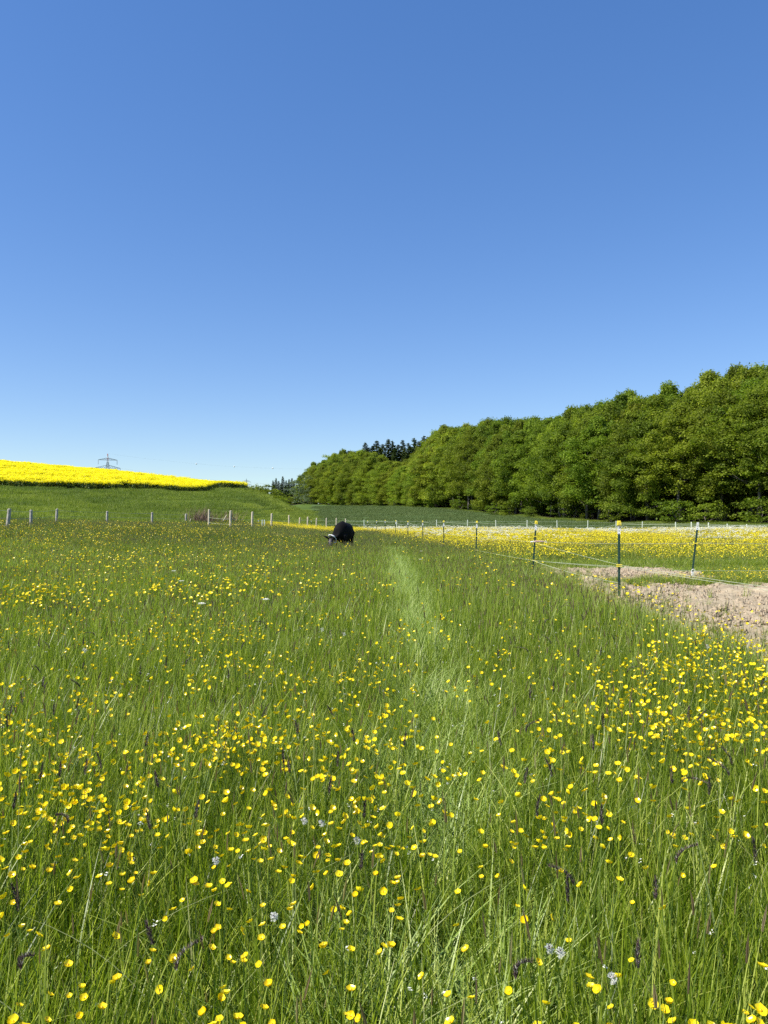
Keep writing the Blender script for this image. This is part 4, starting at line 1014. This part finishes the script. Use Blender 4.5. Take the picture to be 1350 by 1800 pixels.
for k in range(len(np_) - 1):
    a, b = np_[k], np_[k + 1]
    rope(nf, sag((a[0], a[1], a[2] - .01), (b[0], b[1], b[2] - .01), [.02, .17, .04, .04, .06, .16, .20, .12, .05, .22, .15, .1][k]), .0032 if k < 3 else .006)
    za = {0: .72, 1: .69, 2: .95}.get(k, .92); zb = {0: .69, 1: .95, 2: .93}.get(k, .92)
    rope(nf, sag((a[0], a[1] - .03, za), (b[0], b[1] - .03, zb), .02), .0032 if k < 3 else .005)
    if k < 3:
        za = {0: .66, 1: .66, 2: .46}[k]; zb = {0: .66, 1: .46, 2: .44}[k]
        rope(nf, sag((a[0], a[1] - .03, za), (b[0], b[1] - .03, zb), .01), .0032)
# second fence behind the soil
sf = empty('second_electric_fence', (0, 0, 0), 'second wire fence with one leaning white-topped steel post behind the soil', 'fence')
p2 = (at(1214, 19.0), 19.0); x2t = at(1222, 19)
steel_post(sf, p2[0], p2[1], 1.47, cap=False, lean=.11, clips=(.95,), white=.18)
kn = MB(); kn.tube([Vector((p2[0] + .05 + math.cos(a) * .045, p2[1] - .03, .26 + math.sin(a) * .05)) for a in np.linspace(0, 6.2, 12)], .009, 5); kn.box((p2[0] + .04, p2[1] - .02, .20), (.03, .02, .05)); kn.build('rope_coil', M_wpaint, sf)
steel_post(sf, 14.0, 18.0, 1.4, cap=False, clips=(.95,), white=.18)
P935 = np_[2]; P1088 = np_[1]
rope(sf, sag((P1088[0], P1088[1], P1088[2] - .02), (p2[0] + .12, 19, 1.10), .05), .0035); rope(sf, sag((p2[0] + .12, 19, 1.10), (14.0, 18, 1.12), .04), .004)
rope(sf, sag((P935[0], P935[1] - .03, .95), (p2[0] + .09, 18.97, .95), .03), .004); rope(sf, sag((p2[0] + .09, 18.97, .95), (14, 17.97, .97), .02), .004)
rope(sf, sag((P935[0], P935[1] - .03, .46), (p2[0] + .03, 18.97, .27), .04), .005); rope(sf, sag((p2[0] + .03, 18.97, .27), (14, 17.97, .40), .02), .004)
rope(sf, sag((P935[0], P935[1] - .03, .46), (5.0, 16.5, .18), .05), .005)
gh = empty('gate_handle', (at(948, 20), 20.0, zv(952, 20)), 'faded red and white gate handle hanging on the rope beside a steel post', 'gate handle')
MB().tube([(-.15, 0, 0), (-.10, 0, .005), (.10, 0, .003), (.13, 0, 0)], [.012, .022, .020, .010], 8).build('grip', solid_mat('faded_red', (.55, .30, .25), (.6, .45, .38), 20, .6), gh, smooth=True)
MB().tube([(.13, 0, 0), (.17, 0, .02), (.19, 0, -.01), (.17, 0, -.03)], .007, 6).build('hook', M_wpaint, gh)
MB().tube([(-.23, 0, -.01), (-.15, 0, 0)], .018, 8).build('spring_cover', M_wpaint, gh)
tg = MB().box((0, 0, 0), (.04, .02, .10)).build('fence_tag', M_yel, None, bevel=.006); tg.location = (at(983, 27), 27, zv(933, 27)); tag(tg, 'small yellow tag hanging between the steel posts over the pasture', 'tag')
st = MB().tube([(0, 0, 0), (0, 0, zv(936, 27) - h1(at(983, 27), 27))], .006, 5).build('tag_rod', M_tpost, None); st.location = (at(983, 27), 27.03, h1(at(983, 27), 27)); tag(st, 'thin dark rod carrying the small yellow tag', 'rod')

def round_post(parent, x, y, top, r, mat, lean=(0, 0), name='post', n=9, wob=.006, prng=random.Random(4)):
    z0 = h1(x, y) - .15; L = top - z0
    pts = [(prng.uniform(-wob, wob), prng.uniform(-wob, wob), L * t) for t in (0, .25, .5, .75, 1)]
    pts.append((0, 0, L + r * .25))
    o = MB().tube(pts, [r * 1.04, r, r * .98, r * .97, r * .94, r * .7], n).build(name, mat, parent, smooth=False); o.location = (x, y, z0); o.rotation_euler = (lean[0], lean[1], 0)
    return o
# old fence at the left: weathered posts, wire
lf = empty('wooden_fence', (0, 0, 0), 'old wire fence on weathered grey wooden posts at the left', 'fence')
LP = [(-120, 37, 889, .09), (12, 41, 895, .10), (54, 46, 897, .09), (99, 56, 895, .095), (188, 66, 899, .10), (267, 70, 901, .105), (327, 76, 903.5, .105)]
prev = None
for k, (u, Y, v, r) in enumerate(LP):
    x = at(u, Y); t = zv(v, Y); round_post(lf, x, Y, t, r, M_wood, lean=(0, [.1, .09, .02, .03, .02, .02, 0][k]))
    if prev:
        for dz in (.08, .48, .88): rope(lf, sag((prev[0], prev[1] - .1, prev[2] - dz), (x, Y - .1, t - dz), .04), .008, M_wire, 'wire')
    prev = (x, Y, t)
round_post(lf, at(332, 75.5), 75.5, zv(912, 75.5), .05, M_woodp, lean=(0, .25), name='brace')
# pale wooden fence following the foot of the bank and then the far side
pf = empty('pale_post_fence', (0, 0, 0), 'rope fence on pale wooden posts along the foot of the bank', 'fence')
PP = [(366.7, 62, 896, .08), (405, 58, 898, .085), (443, 62, 900, .09), (477, 71, 903, .09), (508, 84, 906, .085), (526, 90, 910, .09), (540.5, 93, 909, .095), (555.7, 96, 911, .085), (573.8, 98, 911, .09), (591, 100, 911, .085), (607.5, 101, 912, .08)]
prev = None
for k, (u, Y, v, r) in enumerate(PP):
    x = at(u, Y); t = zv(v, Y); round_post(pf, x, Y, t, r, M_woodp, lean=(0, [.02, .01, .02, .02, 0, .05, .02, .04, 0, .02, 0][k]))
    if prev:
        for dz in (.62, 1.02) if k < 5 else (.25, .75): rope(pf, sag((prev[0], prev[1] - .1, prev[2] - dz), (x, Y - .1, t - dz), .04), .009, M_rope)
    prev = (x, Y, t)
for u, Y in ((461, 66), (465, 66)):
    x = at(u, Y); round_post(pf, x, Y, zv(914, Y), .05, M_plastic, name='stake')
ff2 = empty('far_pasture_fence', (0, 0, 0), 'thin fence of pale posts along the far side of the yellow pasture', 'fence')
FP = [(607.5, 101, 913), (640, 98, 914), (697, 95, 914.5), (768, 93, 914), (821.5, 91, 914), (871.5, 90, 914.5), (926, 90, 914.5), (979.5, 89, 915), (1033, 89, 915), (1083, 88, 916), (1128.6, 87, 917), (1188, 86, 918), (1215, 85, 918), (1245.5, 84, 919), (1278, 83, 921), (1313, 82, 922), (1352, 81, 923), (1400, 80, 924)]
prev = None
for k, (u, Y, v) in enumerate(FP):
    x = at(u, Y); t = zv(v, Y); round_post(ff2, x, Y, t, .05 if k < 11 else .065, M_plastic, lean=(0, [.02, 0, .03, -.02][k % 4]), n=7)
    if prev:
        for dz in (.12, .55): rope(ff2, sag((prev[0], prev[1], prev[2] - dz), (x, Y, t - dz), .05), .006, M_plastic)
    prev = (x, Y, t)

# brown bare shrubs behind the pale posts
def twig_shrub(u0, Y, w_, h_, n, lab, seed):
    rg = np.random.default_rng(seed); x = at(u0, Y); e = empty('bare_shrub', (x, Y, h1(x, Y)), lab, 'shrub')
    P = rg.normal(0, w_ * .30, (n, 2)); az = rg.random(n) * 6.28
    V, F, T = strip_blades(P, h_ * rg.uniform(.4, 1.1, n), az, rg.uniform(.1, .6, n), rg.uniform(0, .6, n), rg.uniform(.02, .05, n), 4, rg.random(n))
    link('twigs', np_mesh('shrub_twigs', V, F, M_twig, tint=T), e)
    mb = MB()
    for k in range(5): mb.tube([(rg.normal(0, .1), rg.normal(0, .1), -.1), (rg.normal(0, .5), rg.normal(0, .4), h_ * .6)], [.05, .02], 5)
    mb.build('stems', M_bark, e)
twig_shrub(358, 78, 2.6, 1.9, 420, 'reddish brown bare shrub behind the first pale post', 1)
twig_shrub(404, 82, 1.8, 1.7, 150, 'smaller thin brown shrub right of the reddish one', 2)
MB().tube([(at(389, 80), 80, h1(at(389, 80), 80)), (at(398, 80), 80.2, zv(905, 80))], .045, 6).build('leaning_stick', M_woodp, None)
tag(bpy.data.objects['leaning_stick'], 'pale stick leaning between the two brown shrubs', 'stick')

# ------------------------------------------------------------------ power line
def pylon(name, u0, Y, vtop, s, label, warn=True, rz=.35):
    x = at(u0, Y); z0 = h1(x, Y); Ht = zv(vtop, Y) - z0; e = empty(name, (x, Y, z0 - .3), label, 'pylon', rz=rz)
    bar = .16 * s; arm1 = Ht - 4.6 * s; arm2 = Ht - 10.6 * s
    def half(z): return float(np.interp(z, [0, arm2, Ht - .1], [3.6 * s, 1.05 * s, .12 * s]))
    def section(z0_, z1_, n, mats, nm):
        mb = MB(); zs = np.linspace(z0_, z1_, n + 1)
        for i in range(n):
            a, b = half(zs[i]), half(zs[i + 1]); ca = [(-a, -a), (a, -a), (a, a), (-a, a)]; cb = [(-b, -b), (b, -b), (b, b), (-b, b)]
            for k in range(4):
                k2 = (k + 1) % 4
                mb.tube([(*ca[k], zs[i]), (*cb[k], zs[i + 1])], bar, 4, mi=i % len(mats)); mb.tube([(*ca[k], zs[i]), (*cb[k2], zs[i + 1])], bar * .6, 4, mi=i % len(mats)); mb.tube([(*ca[k2], zs[i]), (*cb[k], zs[i + 1])], bar * .6, 4, mi=i % len(mats))
                mb.tube([(*ca[k], zs[i]), (*ca[k2], zs[i])], bar * .6, 4, mi=i % len(mats))
        mb.build(nm, mats, e)
    section(0, arm2, 9, [M_grey], 'lattice_tower'); section(arm2, arm1 - 1.5 * s, 3, [M_grey], 'lattice_neck')
    section(arm1 - 1.5 * s, Ht, 4, [M_pwhite, M_red] if warn else [M_grey], 'lattice_top')
    for (za, L, hh) in ((arm1, 6.6 * s, 1.5 * s), (arm2, 8.8 * s, 2.2 * s)):
        mb = MB()
        for sd in (-1, 1):
            for dy in (-.6 * s, .6 * s):
                mb.tube([(sd * .8 * s, dy, za), (sd * L, 0, za)], bar * .9, 4, mi=0); mb.tube([(sd * .6 * s, dy, za + hh), (sd * L, 0, za + .1)], bar * .8, 4, mi=0)
                for q in range(5):
                    t = q / 5; t2 = (q + 1) / 5; mb.tube([(sd * (.8 * s + (L - .8 * s) * t), dy * (1 - t), za + hh * (1 - t)), (sd * (.8 * s + (L - .8 * s) * t2), dy * (1 - t2), za)], bar * .5, 4)
        mb.build('crossarm', M_grey, e)
        for sd in (-1, 1):
            for f in ((1.0,) if za == arm1 else (1.0, .6)):
                MB().tube([(sd * L * f, 0, za), (sd * L * f, 0, za - 3.4 * s)], .16 * s, 5).build('insulator_string', M_grey, e)
    return e, (x, Y, z0 + Ht), (arm1 + z0 - 3.6 * s, arm2 + z0 - 3.6 * s)
py1, top1, arms1 = pylon('pylon', 189, 640, 797, 1.12, 'power pylon with red and white top behind the rapeseed hill')
py2, top2, arms2 = pylon('pylon', 433, 1500, 841, 1.15, 'tiny distant pylon at the end of the rapeseed field', warn=False)
pl = empty('power_line', (0, 0, 0), 'overhead power line with white marker balls in the sky', 'power line')
E = Vector((at(620, 610), 610, zv(824, 610))); A = Vector(top1)
MB().tube(sag(A, E, 4.2, 24), .02, 4).build('earth_wire', M_grey, pl)
for u0, v0 in ((343, 817), (412, 822), (481, 825)):
    t = (at(u0, 625) - A.x) / (E.x - A.x); p = A.lerp(E, t) - Vector((0, 0, 4.2 * 4 * t * (1 - t)))
    bm = bmesh.new(); bmesh.ops.create_uvsphere(bm, u_segments=12, v_segments=8, radius=.62); me = bpy.data.meshes.new('marker_ball'); bm.to_mesh(me); bm.free(); me.materials.append(M_band)
    o = link('marker_ball', me, pl, p)
for (du, v1_, v2_, r) in ((-5, 812, 853, .03), (14, 822, 860, .05), (-17, 822, 862, .04)):
    MB().tube(sag((at(189 + du, 640), 640, zv(v1_ + 6, 640)), (at(560, 545), 545, zv(v2_, 545)), 3.5, 20), r, 4).build('conductor', M_grey, pl)

# ------------------------------------------------------------------ the cow
def cow():
    Y = 34.0; x = at(604, Y)
    e = empty('cow', (x, Y, h1(x, Y)), 'black cow grazing head down in the meadow with a white neck band', 'cow', rz=math.radians(-90 - 12))
    # local frame: +X is forward (head), Z up; built of rings and fused by a voxel remesh
    bm = bmesh.new()
    def loft(rings, n=20):
        rows = []
        for (cx, cy, cz, ry, rz, pitch) in rings:
            row = []
            for k in range(n):
                t = 2 * math.pi * k / n; py = math.cos(t) * ry; pz = math.sin(t) * rz
                row.append(bm.verts.new((cx - pz * math.sin(pitch), cy + py, cz + pz * math.cos(pitch))))
            rows.append(row)
        for a, b in zip(rows[:-1], rows[1:]):
            for k in range(n): bm.faces.new((a[k], a[(k + 1) % n], b[(k + 1) % n], b[k]))
        bm.faces.new(rows[0][::-1]); bm.faces.new(rows[-1])
    # barrel: rump at -0.85 to brisket at +0.75
    loft([(-.88, 0, 1.08, .10, .12, 0), (-.82, 0, 1.06, .22, .25, 0), (-.68, 0, 1.03, .28, .33, 0), (-.45, 0, .98, .33, .40, 0), (-.15, 0, .93, .385, .45, 0), (.12, 0, .93, .385, .46, 0),
          (.34, -.01, .98, .33, .44, 0), (.52, -.04, 1.0, .27, .37, 0), (.66, -.08, .98, .21, .29, .1), (.74, -.10, .95, .12, .18, .2)])
    loft([(-.60, 0, 1.28, .09, .08, 0), (-.1, 0, 1.32, .10, .09, 0), (.16, 0, 1.37, .10, .09, 0), (.34, 0, 1.36, .08, .08, 0), (.48, -.03, 1.22, .07, .10, 0)], 12)    # spine and withers
    # neck reaching down and to the side
    loft([(.46, -.06, 1.08, .20, .28, .5), (.62, -.14, .99, .17, .24, .8), (.78, -.22, .84, .14, .20, 1.0), (.90, -.29, .68, .115, .16, 1.1), (.95, -.31, .60, .10, .13, 1.1)], 16)
    # legs
    for sx, sy, fr_ in ((.50, .20, 1), (.56, -.20, 1), (-.62, .20, 0), (-.70, -.20, 0)):
        if fr_: R = [(sx, sy, .85, .11, .14), (sx + .01, sy, .62, .085, .10), (sx + .02, sy, .42, .062, .068), (sx, sy, .36, .062, .066), (sx, sy, .16, .042, .046), (sx + .02, sy, .08, .055, .058), (sx + .04, sy, .0, .062, .07)]
        else: R = [(sx, sy, .98, .16, .26), (sx + .05, sy, .75, .12, .17), (sx - .04, sy, .54, .07, .09), (sx - .10, sy, .46, .058, .075), (sx - .04, sy, .20, .044, .05), (sx - .02, sy, .09, .056, .06), (sx + .01, sy, .0, .062, .07)]
        n = 10; rows = []
        for cx, cy, cz, ry, rx in R: rows.append([bm.verts.new((cx + math.cos(t) * rx, cy + math.sin(t) * ry, cz)) for t in np.linspace(0, 2 * math.pi, n, endpoint=False)])
        for a, b in zip(rows[:-1], rows[1:]):
            for k in range(n): bm.faces.new((a[k], b[k], b[(k + 1) % n], a[(k + 1) % n]))
        bm.faces.new(rows[0]); bm.faces.new(rows[-1][::-1])
    # head (hanging, muzzle down)
    HX, HY = -.15, -.55
    loft([(x + HX, y + HY, z + .03, a, b_, p) for x, y, z, a, b_, p in [(1.06, .20, .68, .09, .10, 1.2), (1.12, .23, .60, .125, .14, 1.25), (1.17, .25, .48, .12, .145, 1.3), (1.19, .27, .36, .095, .12, 1.35), (1.20, .28, .24, .075, .095, 1.4), (1.205, .28, .16, .085, .085, 1.4), (1.20, .28, .11, .06, .06, 1.4)]], 16)
    bmesh.ops.recalc_face_normals(bm, faces=bm.faces)
    me = bpy.data.meshes.new('cow_body'); bm.to_mesh(me); bm.free(); me.materials.append(M_cow)
    b = link('body', me, e); md = b.modifiers.new('fuse', 'REMESH'); md.mode = 'VOXEL'; md.voxel_size = .022; md.use_smooth_shade = True
    sm = b.modifiers.new('smooth', 'SMOOTH'); sm.iterations = 5; sm.factor = .6
    for sd in (-1, 1):
        mb = MB(); a = Vector((1.08 + HX, .23 + sd * .09 + HY, .70)); mb.tube([a, a + Vector((.0, sd * .09, .05)), a + Vector((-.02, sd * .19, .09)), a + Vector((-.02, sd * .25, .12))], [.022, .05, .038, .005], 8)
        mb.build('ear', M_cow, e, smooth=True)
    mb = MB(); mb.tube([(1.20 + HX, .255 + HY, .67), (1.265 + HX, .27 + HY, .55), (1.27 + HX, .285 + HY, .41), (1.265 + HX, .29 + HY, .27), (1.25 + HX, .29 + HY, .20)], [.06, .085, .075, .06, .05], 10); mb.build('face', M_cowhead, e, smooth=True)
    for sd in (-1, 1):
        bm2 = bmesh.new(); bmesh.ops.create_uvsphere(bm2, u_segments=10, v_segments=7, radius=.018); m2 = bpy.data.meshes.new('eye'); bm2.to_mesh(m2); bm2.free(); m2.materials.append(M_tpost); link('eye', m2, e, (1.25 + HX, .26 + sd * .095 + HY, .55))
    # white band slung round the neck behind the ears, hanging to the jaw
    mb = MB(); c = Vector((.86, -.26, .74)); d = Vector((.36, -.20, -.52)).normalized(); sidev = d.cross(Vector((0, 0, 1))).normalized(); up = sidev.cross(d)
    ring = []
    for i in range(28):
        t = 2 * math.pi * i / 27; ring.append(c + sidev * math.cos(t) * .165 + up * math.sin(t) * .20 - Vector((0, 0, max(0, -math.sin(t)) * .10)))
    mb.tube(ring, [.024 + .009 * math.sin(i * .7) for i in range(28)], 7); mb.build('neck_band', M_band, e, smooth=True)
    # tail
    mb = MB(); mb.tube([(-.90, 0, 1.22), (-.97, .02, 1.10), (-.98, .03, .80), (-.96, .03, .50), (-.95, .02, .38)], [.035, .03, .02, .03, .01], 7); mb.build('tail', M_cow, e, smooth=True)
    return e
cow()
